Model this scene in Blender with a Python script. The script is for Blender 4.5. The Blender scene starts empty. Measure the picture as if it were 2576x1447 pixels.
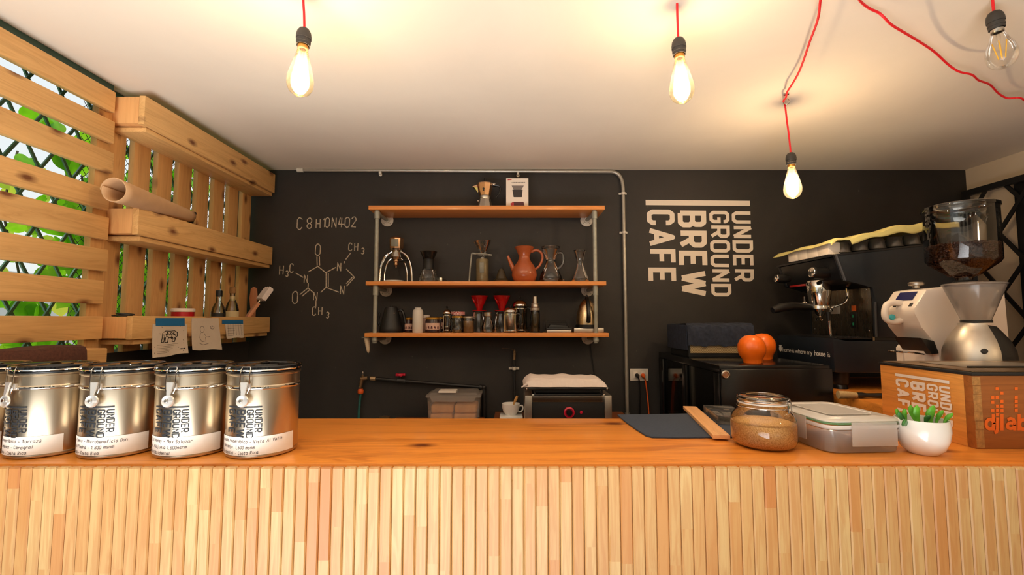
import bpy, bmesh, math, random
from mathutils import Vector, Matrix
from math import sin, cos, pi, radians as R, atan, tan, sqrt
random.seed(7)
SC = bpy.context.scene
COL = SC.collection
# ---------------------------------------------------------------- camera
F = 1150.0; PIT = math.atan(79.5/F); CZ = 1.42
cd = bpy.data.cameras.new('camera'); cam = bpy.data.objects.new('camera', cd); COL.objects.link(cam)
cd.sensor_width = 36; cd.lens = F/2576*36; cd.clip_start = .02; cd.clip_end = 200
cam.location = (0, 0, CZ); cam.rotation_euler = (pi/2 + PIT, 0, 0)
SC.camera = cam
# ---------------------------------------------------------------- world, sun, exposure
w = bpy.data.worlds.new('overcast_sky'); SC.world = w; w.use_nodes = True
wn = w.node_tree; bg = wn.nodes['Background']
wtc = wn.nodes.new('ShaderNodeTexCoord'); wsp = wn.nodes.new('ShaderNodeSeparateXYZ'); wr = wn.nodes.new('ShaderNodeValToRGB')
wn.links.new(wtc.outputs['Generated'], wsp.inputs[0]); wn.links.new(wsp.outputs['Z'], wr.inputs[0]); wn.links.new(wr.outputs[0], bg.inputs[0])
wr.color_ramp.elements[0].position = 0; wr.color_ramp.elements[0].color = (.86, .90, .86, 1)
wr.color_ramp.elements[1].position = .7; wr.color_ramp.elements[1].color = (.80, .90, 1, 1)
bg.inputs[1].default_value = .95
sl = bpy.data.lights.new('sun', 'SUN'); sun = bpy.data.objects.new('sun', sl); COL.objects.link(sun)
sl.energy = 3.0; sl.angle = R(3); sl.color = (1, .95, .86)
sun.rotation_euler = Vector((.12, .30, -.95)).to_track_quat('-Z', 'Y').to_euler()
# added unseen area light standing in for daylight, low, aimed up at the ceiling
al = bpy.data.lights.new('ceiling_fill', 'AREA'); alo = bpy.data.objects.new('ceiling_fill', al); COL.objects.link(alo)
al.shape = 'RECTANGLE'; al.size = 2.6; al.size_y = 1.6; al.energy = 74; al.color = (.98, .99, 1); al.spread = R(112)
alo.location = (-1.0, -.6, .3); alo.rotation_euler = Vector((.10, .52, 1.0)).to_track_quat('-Z', 'Y').to_euler()
vs = SC.view_settings
vs.view_transform = 'Standard'; vs.look = 'None'; vs.gamma = 1; vs.use_curve_mapping = False; vs.exposure = 0.10
SC.cycles.max_bounces = 12; SC.cycles.transparent_max_bounces = 24; SC.cycles.sample_clamp_indirect = 6
try: SC.cycles.use_denoising = True
except Exception: pass

# ---------------------------------------------------------------- where things stand
def slope(py):            # rise per metre of depth of the sight line through a picture row
    b = (723.5-py)/F
    return (sin(PIT)+b*cos(PIT))/(cos(PIT)-b*sin(PIT))
def at(px, py, d):
    b = (723.5-py)/F; q = cos(PIT)-b*sin(PIT)
    return Vector(((px-1288)/F*d/q, d, CZ+d*(sin(PIT)+b*cos(PIT))/q))
def onz(px, py, z):
    return at(px, py, (z-CZ)/slope(py))
def zat(py, d): return CZ+d*slope(py)
def xat(px, d, py=800): return at(px, py, d).x
D = 2.5                   # back wall
ZC = 1.134                # bar top
ZCEIL = 2.25

# ---------------------------------------------------------------- materials
MATS = {}
def nm(name):
    m = bpy.data.materials.new(name); m.use_nodes = True; MATS[name] = m
    return m, m.node_tree, m.node_tree.nodes['Principled BSDF']
def setp(b, col=None, rough=None, metal=None, spec=None, trans=None, ior=None, alpha=None, emis=None, es=None, aniso=None, sub=None, coat=None):
    I = b.inputs
    if col is not None: I['Base Color'].default_value = (*col, 1)
    if rough is not None: I['Roughness'].default_value = rough
    if metal is not None: I['Metallic'].default_value = metal
    if spec is not None: I['Specular IOR Level'].default_value = spec
    if trans is not None: I['Transmission Weight'].default_value = trans
    if ior is not None: I['IOR'].default_value = ior
    if emis is not None: I['Emission Color'].default_value = (*emis, 1); I['Emission Strength'].default_value = es
    if aniso is not None: I['Anisotropic'].default_value = aniso
    if coat is not None: I['Coat Weight'].default_value = coat; I['Coat Roughness'].default_value = .1
def lin(r, g, b):
    f = lambda c: (c/255/12.92) if c/255 <= .04045 else ((c/255+.055)/1.055)**2.4
    return (f(r), f(g), f(b))
def N(t, k, **kw):
    n = t.nodes.new(k)
    for a, v in kw.items(): setattr(n, a, v)
    return n
def coords(t, scale=(1,1,1), src='Object'):
    tc = N(t, 'ShaderNodeTexCoord'); mp = N(t, 'ShaderNodeMapping')
    mp.inputs['Scale'].default_value = scale
    t.links.new(tc.outputs[src], mp.inputs[0]); return mp.outputs[0]
def noise(t, vec, sc, det=3, rough=.5, dist=0):
    n = N(t, 'ShaderNodeTexNoise'); n.inputs['Scale'].default_value = sc; n.inputs['Detail'].default_value = det
    n.inputs['Roughness'].default_value = rough; n.inputs['Distortion'].default_value = dist
    t.links.new(vec, n.inputs['Vector']); return n.outputs['Fac']
def ramp(t, fac, stops):
    r = N(t, 'ShaderNodeValToRGB'); cr = r.color_ramp
    while len(cr.elements) > 1: cr.elements.remove(cr.elements[0])
    cr.elements[0].position = stops[0][0]; cr.elements[0].color = (*stops[0][1], 1)
    for p, c in stops[1:]:
        e = cr.elements.new(p); e.color = (*c, 1)
    t.links.new(fac, r.inputs[0]); return r.outputs[0]
def mixc(t, a, b, fac, mode='MIX'):
    m = N(t, 'ShaderNodeMix', data_type='RGBA', blend_type=mode)
    for s, v in ((6, a), (7, b)):
        if isinstance(v, tuple): m.inputs[s].default_value = (*v, 1)
        else: t.links.new(v, m.inputs[s])
    if isinstance(fac, (int, float)): m.inputs[0].default_value = fac
    else: t.links.new(fac, m.inputs[0])
    return m.outputs[2]
def bump(t, b, h, st=.2, dist=.002):
    n = N(t, 'ShaderNodeBump'); n.inputs['Strength'].default_value = st; n.inputs['Distance'].default_value = dist
    t.links.new(h, n.inputs['Height']); t.links.new(n.outputs[0], b.inputs['Normal'])
def flat(name, col, rough=.5, metal=0, var=.0, vs_=30, bmp=0, **kw):
    m, t, b = nm(name); setp(b, col, rough, metal, **kw)
    if var or bmp:
        v = coords(t); n = noise(t, v, vs_, 4, .6)
        if var:
            lo = tuple(max(0, c*(1-var)) for c in col); hi = tuple(min(1, c*(1+var)) for c in col)
            t.links.new(ramp(t, n, [(.3, lo), (.7, hi)]), b.inputs['Base Color'])
        if bmp: bump(t, b, n, bmp, .001)
    return m
def wood(name, light, dark, axis='x', fine=60, rough=.45, knots=True, coat=0, gsc=1.0, knot=None, warp=.35, th=(.28,.5,.62), flat_ax=None, kd=1.0):
    """grain runs along axis; knots are dark eyes the grain flows round"""
    m, t, b = nm(name); setp(b, light, rough, coat=coat)
    st = {'x': (.07, 1, 1), 'y': (1, .07, 1), 'z': (1, 1, .07)}[axis]
    v = coords(t, st); v0 = coords(t)
    n0 = noise(t, v, 9*gsc, 3, .5)
    add = N(t, 'ShaderNodeVectorMath', operation='MULTIPLY_ADD')
    cb = N(t, 'ShaderNodeCombineXYZ')
    for i in range(3): t.links.new(n0, cb.inputs[i])
    t.links.new(cb.outputs[0], add.inputs[0]); add.inputs[1].default_value = (warp,)*3; t.links.new(v, add.inputs[2])
    n1 = noise(t, add.outputs[0], fine*gsc, 4, .6, .4)
    n2 = noise(t, v, 14*gsc, 3, .55, .8)
    c = ramp(t, n1, [(th[0], dark), (th[1], tuple((l*.72+d*.28) for l, d in zip(light, dark))), (th[2], light)])
    hi = tuple(min(1, x*1.16) for x in light); lo = tuple(x*.80 for x in light)
    c2 = ramp(t, n2, [(.25, lo), (.5, light), (.75, hi)])
    c = mixc(t, c, c2, .55)
    if knots:
        ks = {'x': (.5, 1, 1), 'y': (1, .5, 1), 'z': (1, 1, .5)}[axis]
        vk = coords(t, ks)
        if flat_ax:
            sx_ = N(t, 'ShaderNodeSeparateXYZ'); cx_ = N(t, 'ShaderNodeCombineXYZ'); t.links.new(vk, sx_.inputs[0])
            for j, i in enumerate([i for i in range(3) if 'xyz'[i] != flat_ax]): t.links.new(sx_.outputs[i], cx_.inputs[j])
            vk = cx_.outputs[0]
        vo = N(t, 'ShaderNodeTexVoronoi', voronoi_dimensions='2D' if flat_ax else '3D'); vo.inputs['Scale'].default_value = 7.5*gsc*kd; t.links.new(vk, vo.inputs['Vector'])
        dn = N(t, 'ShaderNodeMath', operation='MULTIPLY_ADD'); t.links.new(n1, dn.inputs[0]); dn.inputs[1].default_value = .07*kd; t.links.new(vo.outputs['Distance'], dn.inputs[2])
        kc = knot or tuple(d*.45 for d in dark)
        km = ramp(t, dn.outputs[0], [(.07*kd, (1,1,1)), (.115*kd, (.55,.55,.55)), (.18*kd, (0,0,0))])
        c = mixc(t, c, kc, km)
    t.links.new(c, b.inputs['Base Color'])
    bump(t, b, n1, .15, .0008)
    return m
def glass(name, tint=(.97,.98,.97), ior=1.45, haze=0, hazecol=(1,1,1), rough=.02, boost=1.0):
    """thin wall: clear transmission plus Fresnel reflection, a little milky scatter if haze"""
    m = bpy.data.materials.new(name); m.use_nodes = True; MATS[name] = m
    t = m.node_tree; t.nodes.clear()
    out = N(t, 'ShaderNodeOutputMaterial'); tr = N(t, 'ShaderNodeBsdfTransparent'); gl = N(t, 'ShaderNodeBsdfGlossy')
    tr.inputs[0].default_value = (*tint, 1); gl.inputs['Roughness'].default_value = rough; gl.inputs[0].default_value = (1,1,1,1)
    fr = N(t, 'ShaderNodeFresnel'); fr.inputs[0].default_value = ior
    base = tr.outputs[0]
    if haze:
        df = N(t, 'ShaderNodeBsdfDiffuse'); tl = N(t, 'ShaderNodeBsdfTranslucent')
        df.inputs[0].default_value = (*hazecol, 1); tl.inputs[0].default_value = (*hazecol, 1)
        mm = N(t, 'ShaderNodeMixShader'); mm.inputs[0].default_value = .3
        t.links.new(df.outputs[0], mm.inputs[1]); t.links.new(tl.outputs[0], mm.inputs[2])
        m2 = N(t, 'ShaderNodeMixShader'); m2.inputs[0].default_value = haze
        t.links.new(tr.outputs[0], m2.inputs[1]); t.links.new(mm.outputs[0], m2.inputs[2]); base = m2.outputs[0]
    mu = N(t, 'ShaderNodeMath', operation='MULTIPLY', use_clamp=True); mu.inputs[1].default_value = boost
    t.links.new(fr.outputs[0], mu.inputs[0])
    mx = N(t, 'ShaderNodeMixShader'); t.links.new(mu.outputs[0], mx.inputs[0])
    t.links.new(base, mx.inputs[1]); t.links.new(gl.outputs[0], mx.inputs[2]); t.links.new(mx.outputs[0], out.inputs[0])
    return m
def emit(name, col, st):
    m, t, b = nm(name); setp(b, col, .5, emis=col, es=st); return m
def brushed(name, col, rough, dirv, amt=.12):
    m, t, b = nm(name); setp(b, col, rough, 1)
    v = coords(t, dirv); n = noise(t, v, 90, 3, .6)
    mr = N(t, 'ShaderNodeMapRange'); mr.inputs['To Min'].default_value = max(.02, rough-amt); mr.inputs['To Max'].default_value = rough+amt
    t.links.new(n, mr.inputs[0]); t.links.new(mr.outputs[0], b.inputs['Roughness']); bump(t, b, n, .06, .0005)
    return m

# ---------------------------------------------------------------- mesh builder
class MB:
    def __init__(s): s.bm = bmesh.new()
    def _new(s, n0, fn):
        for v in s.bm.verts[n0:]: v.co = fn(v.co)
    def box(s, a, b, bev=0, seg=2, M=None):
        x0,y0,z0 = a; x1,y1,z1 = b
        t = bmesh.new(); bmesh.ops.create_cube(t, size=1)
        for v in t.verts:
            v.co = Vector(((x0+x1)/2+v.co.x*(x1-x0), (y0+y1)/2+v.co.y*(y1-y0), (z0+z1)/2+v.co.z*(z1-z0)))
        if bev: bmesh.ops.bevel(t, geom=t.edges[:], offset=bev, segments=seg, affect='EDGES', profile=.6)
        s.merge(t, M); return s
    def merge(s, t, M=None):
        if M is not None: bmesh.ops.transform(t, matrix=M, verts=t.verts)
        mp = [s.bm.verts.new(v.co) for v in t.verts]
        t.verts.index_update()
        for f in t.faces:
            try: s.bm.faces.new([mp[v.index] for v in f.verts])
            except ValueError: pass
        t.free(); return s
    def lathe(s, prof, c=(0,0,0), n=32, axis=None, close=False, a0=0, a1=2*pi, sx=1, sy=1):
        """prof: list of (radius, height)"""
        M = Matrix.Translation(Vector(c))
        if axis is not None: M = M @ Vector(axis).to_track_quat('Z', 'Y').to_matrix().to_4x4()
        full = abs(a1-a0-2*pi) < 1e-6; m = n if full else n+1
        rings = []
        for r, h in prof:
            if r < 1e-6: rings.append([s.bm.verts.new(M @ Vector((0,0,h)))])
            else: rings.append([s.bm.verts.new(M @ Vector((r*cos(a0+(a1-a0)*i/n)*sx, r*sin(a0+(a1-a0)*i/n)*sy, h))) for i in range(m)])
        for A, B in zip(rings, rings[1:]):
            for i in range(n if full else n):
                j = (i+1) % m
                if not full and i == n: continue
                if len(A) == 1 and len(B) == 1: continue
                try:
                    if len(A) == 1: s.bm.faces.new((A[0], B[j], B[i]))
                    elif len(B) == 1: s.bm.faces.new((A[i], A[j], B[0]))
                    else: s.bm.faces.new((A[i], A[j], B[j], B[i]))
                except ValueError: pass
        return s
    def cyl(s, a, b, r, r2=None, n=20, cap=True):
        a = Vector(a); b = Vector(b); L = (b-a).length; r2 = r if r2 is None else r2
        p = [(r, 0), (r2, L)]
        if cap: p = [(0, 0)]+p+[(0, L)]
        return s.lathe(p, a, n, b-a)
    def tube(s, pts, r, n=10, cap=True, sub=0):
        pts = [Vector(p) for p in pts]
        if sub: pts = smooth_path(pts, sub)
        rr = r if isinstance(r, (list, tuple)) else [r]*len(pts)
        if len(rr) != len(pts): rr = [rr[0]+(rr[-1]-rr[0])*i/(len(pts)-1) for i in range(len(pts))]
        T = (pts[1]-pts[0]).normalized(); up = Vector((0,0,1)) if abs(T.z) < .9 else Vector((1,0,0))
        U = T.cross(up).normalized(); rings = []
        for i, p in enumerate(pts):
            t = (pts[min(i+1, len(pts)-1)]-pts[max(i-1, 0)]).normalized()
            U = (U-t*U.dot(t)).normalized(); V = t.cross(U)
            rings.append([s.bm.verts.new(p+(U*cos(2*pi*k/n)+V*sin(2*pi*k/n))*rr[i]) for k in range(n)])
        for A, B in zip(rings, rings[1:]):
            for k in range(n): s.bm.faces.new((A[k], A[(k+1)%n], B[(k+1)%n], B[k]))
        if cap: s.bm.faces.new(rings[0][::-1]); s.bm.faces.new(rings[-1])
        return s
    def prism(s, poly, h0, h1, plane='xz', bev=0, M=None):
        """poly in the named plane, extruded along the third axis from h0 to h1"""
        t = bmesh.new()
        f = {'xz': lambda a,b,h: (a,h,b), 'xy': lambda a,b,h: (a,b,h), 'yz': lambda a,b,h: (h,a,b)}[plane]
        A = [t.verts.new(f(a,b,h0)) for a,b in poly]; B = [t.verts.new(f(a,b,h1)) for a,b in poly]
        t.faces.new(A[::-1]); t.faces.new(B); n = len(poly)
        for i in range(n): t.faces.new((A[i], A[(i+1)%n], B[(i+1)%n], B[i]))
        bmesh.ops.recalc_face_normals(t, faces=t.faces)
        if bev: bmesh.ops.bevel(t, geom=t.edges[:], offset=bev, segments=2, affect='EDGES', profile=.6)
        s.merge(t, M); return s
    def sphere(s, c, r, n=20, sc=(1,1,1)):
        t = bmesh.new(); bmesh.ops.create_uvsphere(t, u_segments=n, v_segments=n//2+2, radius=1)
        for v in t.verts: v.co = Vector((c[0]+v.co.x*r*sc[0], c[1]+v.co.y*r*sc[1], c[2]+v.co.z*r*sc[2]))
        s.merge(t); return s
    def torus(s, c, R_, r, axis=(0,0,1), n=32, m=8):
        q = Vector(axis).to_track_quat('Z', 'Y'); c = Vector(c)
        pts = [c+q @ Vector((R_*cos(2*pi*i/n), R_*sin(2*pi*i/n), 0)) for i in range(n)]
        rings = []
        for i, p in enumerate(pts):
            rad = (p-c).normalized(); ax = q @ Vector((0,0,1))
            rings.append([s.bm.verts.new(p+(rad*cos(2*pi*k/m)+ax*sin(2*pi*k/m))*r) for k in range(m)])
        for i in range(n):
            A, B = rings[i], rings[(i+1)%n]
            for k in range(m): s.bm.faces.new((A[k], A[(k+1)%m], B[(k+1)%m], B[k]))
        return s
    def quad(s, *p):
        s.bm.faces.new([s.bm.verts.new(q) for q in p]); return s
    def grid(s, fn, nu, nv):
        g = [[s.bm.verts.new(fn(i/nu, j/nv)) for j in range(nv+1)] for i in range(nu+1)]
        for i in range(nu):
            for j in range(nv): s.bm.faces.new((g[i][j], g[i+1][j], g[i+1][j+1], g[i][j+1]))
        return s
    def build(s, name, mat, parent=None, smooth=35, recalc=True):
        if recalc: bmesh.ops.recalc_face_normals(s.bm, faces=s.bm.faces)
        me = bpy.data.meshes.new(name); s.bm.to_mesh(me); s.bm.free()
        me.materials.append(MATS[mat] if isinstance(mat, str) else mat)
        if smooth:
            me.polygons.foreach_set('use_smooth', [True]*len(me.polygons)); me.set_sharp_from_angle(angle=R(smooth))
        o = bpy.data.objects.new(name, me); COL.objects.link(o)
        if parent: o.parent = parent
        return o
def smooth_path(P, k):
    out = []; n = len(P)
    for i in range(n-1):
        p0 = P[max(i-1,0)]; p1 = P[i]; p2 = P[i+1]; p3 = P[min(i+2,n-1)]
        for j in range(k):
            t = j/k
            out.append(.5*((2*p1)+(p2-p0)*t+(2*p0-5*p1+4*p2-p3)*t*t+(3*p1-p0-3*p2+p3)*t**3))
    out.append(P[-1]); return out
def tag(o, label, cat, group=None, kind=None):
    o['label'] = label; o['category'] = cat
    if group: o['group'] = group
    if kind: o['kind'] = kind
    return o
def thing(name, label, cat, loc=(0,0,0), rz=0, group=None, sc=1):
    o = bpy.data.objects.new(name, None); COL.objects.link(o); o.empty_display_size = .05
    o.location = loc; o.rotation_euler = (0,0,rz); o.scale = (sc,)*3
    return tag(o, label, cat, group)
def kids(o): return [c for c in bpy.data.objects if c.parent == o]
def dup(root, loc, rz=None, label=None, rot=None):
    r = root.copy(); COL.objects.link(r); r.location = loc
    if rz is not None: r.rotation_euler = (0,0,rz)
    if rot: r.rotation_euler = rot
    if label: r['label'] = label
    for ch in kids(root):
        c = ch.copy(); COL.objects.link(c); c.parent = r
        for g in kids(ch):
            d = g.copy(); COL.objects.link(d); d.parent = c
    return r
def struct(o): o['kind'] = 'structure'; return o
def plabel(o, l): o['label'] = l; return o

# ---------------------------------------------------------------- drawn letters
SN = [0]
def strokes(mb, lines, w, f0, seg=None):
    """flat ribbons along 2-D polylines, mapped to space by f0(u, v); every piece sits a hair above the last"""
    def put(pts):
        SN[0] += 1; h_ = .00003*(SN[0] % 13); vs_ = []
        for q in pts:
            p = Vector(f0(q.x, q.y)); e = 1e-3
            n_ = (Vector(f0(q.x+e, q.y))-p).cross(Vector(f0(q.x, q.y+e))-p).normalized()
            vs_.append(mb.bm.verts.new(p+n_*h_))
        mb.bm.faces.new(vs_)
    for L in lines:
        P = [Vector(p) for p in L]
        closed = (P[0]-P[-1]).length < 1e-9 and len(P) > 3
        if closed: P = P[:-1]
        n = len(P); m = n if closed else n-1
        D_ = [(P[(i+1)%n]-P[i]).normalized() for i in range(m)]
        ext0 = [0]*m; ext1 = [0]*m
        for i in range(n):
            if not closed and i in (0, n-1): continue
            a, b = (i-1)%m, i%m
            c = D_[a].dot(D_[b])
            if -.3 < c < .35: ext1[a] = w/2; ext0[b] = w/2
            elif c < .995: put([P[i]+Vector((cos(2*pi*k/12), sin(2*pi*k/12)))*w/2 for k in range(12)])
        for i in range(m):
            A = P[i]-D_[i]*ext0[i]; B = P[(i+1)%n]+D_[i]*ext1[i]; nr = Vector((-D_[i].y, D_[i].x))*w/2
            k = max(1, int((B-A).length/seg)) if seg else 1
            for j in range(k):
                a = A.lerp(B, j/k); b = A.lerp(B, (j+1)/k); put([a+nr, b+nr, b-nr, a-nr])
BL = {
 'U': [[(0,1),(0,.16),(.2,0),(.8,0),(1,.16),(1,1)]], 'N': [[(0,0),(0,1)],[(0,1),(1,0)],[(1,0),(1,1)]],
 'D': [[(0,0),(0,1),(.78,1),(1,.85),(1,.15),(.78,0),(0,0)]], 'E': [[(1,1),(0,1),(0,0),(1,0)],[(0,.5),(.9,.5)]],
 'R': [[(0,0),(0,1),(.8,1),(1,.87),(1,.58),(.8,.45),(0,.45)],[(.5,.45),(1,0)]],
 'G': [[(1,.74),(1,.86),(.8,1),(.2,1),(0,.86),(0,.14),(.2,0),(.8,0),(1,.14),(1,.47),(.55,.47)]],
 'O': [[(.2,0),(0,.15),(0,.85),(.2,1),(.8,1),(1,.85),(1,.15),(.8,0),(.2,0)]],
 'B': [[(0,0),(0,1),(.78,1),(.96,.88),(.96,.64),(.78,.52),(0,.52)],[(.78,.52),(1,.4),(1,.12),(.8,0),(0,0)]],
 'W': [[(0,1),(.24,0)],[(.24,0),(.5,1)],[(.5,1),(.76,0)],[(.76,0),(1,1)]],
 'C': [[(1,.72),(1,.86),(.8,1),(.2,1),(0,.86),(0,.14),(.2,0),(.8,0),(1,.14),(1,.28)]],
 'A': [[(0,0),(.5,1),(1,0)],[(.18,.3),(.82,.3)]], 'F': [[(1,1),(0,1),(0,0)],[(0,.5),(.9,.5)]]}
def logo(mb, f, seg=None, ts=1):
    """f(u, v): u runs down, v to the right, both in units where the bar is 260 long"""
    def line(txt, v0, h, u0, u1, t, wide={}):
        t *= ts
        n = len(txt); gap = t*.62; ws = [wide.get(c, 1) for c in txt]
        W = (u1-u0-gap*(n-1))/sum(ws); u = u0
        for c, k in zip(txt, ws):
            for L in BL[c]:
                strokes(mb, [[(u+t/2+x*(W*k-t), v0+t/2+y*(h-t)) for x, y in L]], t, f, seg)
            u += W*k+gap
    strokes(mb, [[(7,0),(7,260)]], 14*ts**.5, f, seg)
    line('CAFE', 2, 69, 24, 206, 14, {'A': 1.15})
    line('BREW', 79, 71, 26, 237, 15, {'W': 1.5})
    line('GROUND', 158, 50, 26, 237, 10)
    line('UNDER', 214, 51, 27, 200, 10)
HW = {'a':"36160503122233363342",'b':"0802 0312223335261605",'c':"3526160503122233",'d':"3832 3526160503122233",'e':"04343526160503122233",
'f':"37281712 0626",'g':"36312000 3526160503122233",'h':"0802 0516263532",'i':"1612 1817",'j':"161100 1817",'l':"1812",'m':"0602 0516252225364542",
'n':"0602 0516263532",'o':"160503122233352616",'p':"0600 0516263533221203",'r':"0602 05162635",'s':"35261605142433221203",'t':"18132232 0636",
'u':"0603122233 3632",'v':"061236",'w':"0612243246",'x':"0632 0236",'y':"0623 3600",'z':"06360232",'A':"022842 1434",'C':"3728180703122233",
'D':"02082837332202",'F':"020838 0525",'H':"0802 3832 0535",'J':"28231203",'L':"080232",'M':"0208254842",'N':"02083238",'O':"180703122233372818",
'P':"0208283736250505",'R':"02082837362505 1532",'S':"3728180706253433221203",'T':"0848 2822",'V':"082248",'0':"180703122233372818",'1':"071812",
'2':"07182837360232",'3':"0718283736253433221203",'4':"18043444 2822",'6':"280603122233342504",'8':"180706152534332212030415253637281 8".replace(' ',''),
'-':"0434",',':"1201",'.':"1213",'ó':"160503122233352616 2738",'ú':"0603122233 3632 2738",' ':""}
def hand(mb, txt, u0, v0, h, w, f, slant=.12, jit=.25, seg=None, sp=1.25, seed=1):
    rnd = random.Random(seed); k = h/6.0; u = u0; base = v0
    for c in txt:
        g = HW.get(c, ""); wid = 3
        for part in g.split():
            P = [(int(part[i]), int(part[i+1])-2) for i in range(0, len(part)-1, 2)]
            P = [(x+rnd.uniform(-jit, jit)*.5, y+rnd.uniform(-jit, jit)*.5) for x, y in P]
            wid = max(wid, max(p[0] for p in P))
            strokes(mb, [[(u+(x*.85+slant*y)*k, base+y*k) for x, y in P]], w, f, seg)
        if c in 'il1,. ': wid = 2
        u += (wid*.85+sp)*k
    return u
# ================================================================= MATERIALS
PINE = lin(228,182,118); PINED = lin(182,122,62)
wood('pine_y', PINE, PINED, 'y', 55, .5, gsc=1.1, flat_ax='x', knot=lin(120,72,40)); wood('pine_z', lin(222,172,110), PINED, 'z', 55, .5, gsc=1.1, flat_ax='x', knot=lin(120,72,40))
wood('pine_end', lin(232,176,112), lin(205,140,80), 'z', 70, .55, knots=False)
wood('bar_top', lin(240,152,62), lin(160,68,14), 'x', 16, .28, gsc=.9, coat=.25, knot=lin(110,46,12), warp=1.1, th=(.36,.47,.58), flat_ax='z', kd=.45)
wood('shelf_wood', lin(232,150,74), lin(200,112,46), 'x', 60, .38, knots=False, coat=.15)
wood('box_wood', lin(224,152,72), lin(136,78,30), 'y', 30, .42, gsc=1.5, knot=lin(80,36,10))
wood('box_wood_x', lin(158,92,40), lin(92,48,18), 'x', 34, .42, gsc=1.3, knots=False)
wood('strip_wood', lin(232,176,118), lin(196,120,64), 'y', 40, .5, gsc=2)
wood('brush_wood', lin(205,140,100), lin(170,100,66), 'z', 50, .5, knots=False)
def wall_paint(name, base, smear=.0, marks=0, rough=.75, bst=.25):
    m, t, b = nm(name); setp(b, base, rough)
    v = coords(t); n = noise(t, v, 2.2, 5, .62, .6); n2 = noise(t, v, 70, 5, .65)
    c = ramp(t, n, [(.3, tuple(x*(1-smear) for x in base)), (.7, tuple(x*(1+smear) for x in base))])
    if marks:
        n3 = noise(t, coords(t, (1, 1, .6)), 38, 2, .4)
        c = mixc(t, c, lin(120,112,100), ramp(t, n3, [(.745, (0,0,0)), (.80, (marks,)*3)]))
    t.links.new(c, b.inputs['Base Color']); bump(t, b, n2, bst, .002)
wall_paint('chalk_wall', lin(43,39,36), .28, .5, .62)
wall_paint('plaster', lin(226,206,178), .05, 0, .8, .12)
wall_paint('ceiling_paint', lin(232,219,200), .03, 0, .8, .10)
wall_paint('ground_concrete', lin(165,160,150), .1, 0, .9)
flat('floor_tile', lin(120,105,90), .5, var=.1, vs_=5)
flat('green_steel', lin(44,74,62), .45, var=.15)
flat('grille_green', lin(76,112,96), .45, var=.1)
flat('black_iron', lin(26,25,25), .5, var=.1)
flat('black_wire', lin(28,34,30), .6)
flat('conduit_grey', lin(176,170,158), .35, .55, var=.08)
flat('clip_white', lin(215,208,195), .4)
flat('pipe_grey', lin(160,160,148), .45, .25, var=.14, vs_=40)
flat('flange_white', lin(205,198,186), .5, .1, var=.08)
flat('bark', lin(74,62,42), .8, var=.2)
# slats of the bar front: each board its own tone
m, t, b = nm('bar_slats'); setp(b, lin(226,160,96), .42)
tc = N(t, 'ShaderNodeTexCoord'); sp = N(t, 'ShaderNodeSeparateXYZ'); t.links.new(tc.outputs['Object'], sp.inputs[0])
SLW = .02345
dv = N(t, 'ShaderNodeMath', operation='DIVIDE'); t.links.new(sp.outputs[0], dv.inputs[0]); dv.inputs[1].default_value = SLW
fl = N(t, 'ShaderNodeMath', operation='FLOOR'); t.links.new(dv.outputs[0], fl.inputs[0])
wn1 = N(t, 'ShaderNodeTexWhiteNoise', noise_dimensions='1D'); t.links.new(fl.outputs[0], wn1.inputs['W'])
# finger joints: tone changes at a height of its own on each slat
zz = N(t, 'ShaderNodeMath', operation='MULTIPLY_ADD'); t.links.new(wn1.outputs['Value'], zz.inputs[0]); zz.inputs[1].default_value = 7; 
zm = N(t, 'ShaderNodeMath', operation='MULTIPLY'); t.links.new(sp.outputs[2], zm.inputs[0]); zm.inputs[1].default_value = 3.6
t.links.new(zm.outputs[0], zz.inputs[2]); zf = N(t, 'ShaderNodeMath', operation='FLOOR'); t.links.new(zz.outputs[0], zf.inputs[0])
cb = N(t, 'ShaderNodeCombineXYZ'); t.links.new(fl.outputs[0], cb.inputs[0]); t.links.new(zf.outputs[0], cb.inputs[1])
wn2 = N(t, 'ShaderNodeTexWhiteNoise', noise_dimensions='2D'); t.links.new(cb.outputs[0], wn2.inputs['Vector'])
tone = ramp(t, wn2.outputs['Value'], [(0, lin(226,158,98)), (.12, lin(228,172,114)), (.45, lin(232,184,128)), (.8, lin(238,198,144)), (.95, lin(226,160,104)), (1, lin(216,138,80))])
off = N(t, 'ShaderNodeVectorMath', operation='MULTIPLY_ADD'); t.links.new(wn2.outputs['Color'], off.inputs[0]); off.inputs[1].default_value = (9,9,9)
mp = N(t, 'ShaderNodeMapping'); mp.inputs['Scale'].default_value = (1,1,.06); t.links.new(tc.outputs['Object'], mp.inputs[0]); t.links.new(mp.outputs[0], off.inputs[2])
g1 = noise(t, off.outputs[0], 95, 4, .55, 1.2); g2 = noise(t, off.outputs[0], 22, 3, .5, .6)
c = mixc(t, tone, lin(205,128,66), ramp(t, g1, [(.42, (.38,)*3), (.6, (0,)*3)]))
c = mixc(t, c, lin(214,132,72), ramp(t, g2, [(.52, (0,)*3), (.75, (.45,)*3)]))
c = mixc(t, c, (.79, .81, .71), 1.0, 'MULTIPLY'); t.links.new(c, b.inputs['Base Color']); bump(t, b, g1, .08, .0006)
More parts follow.
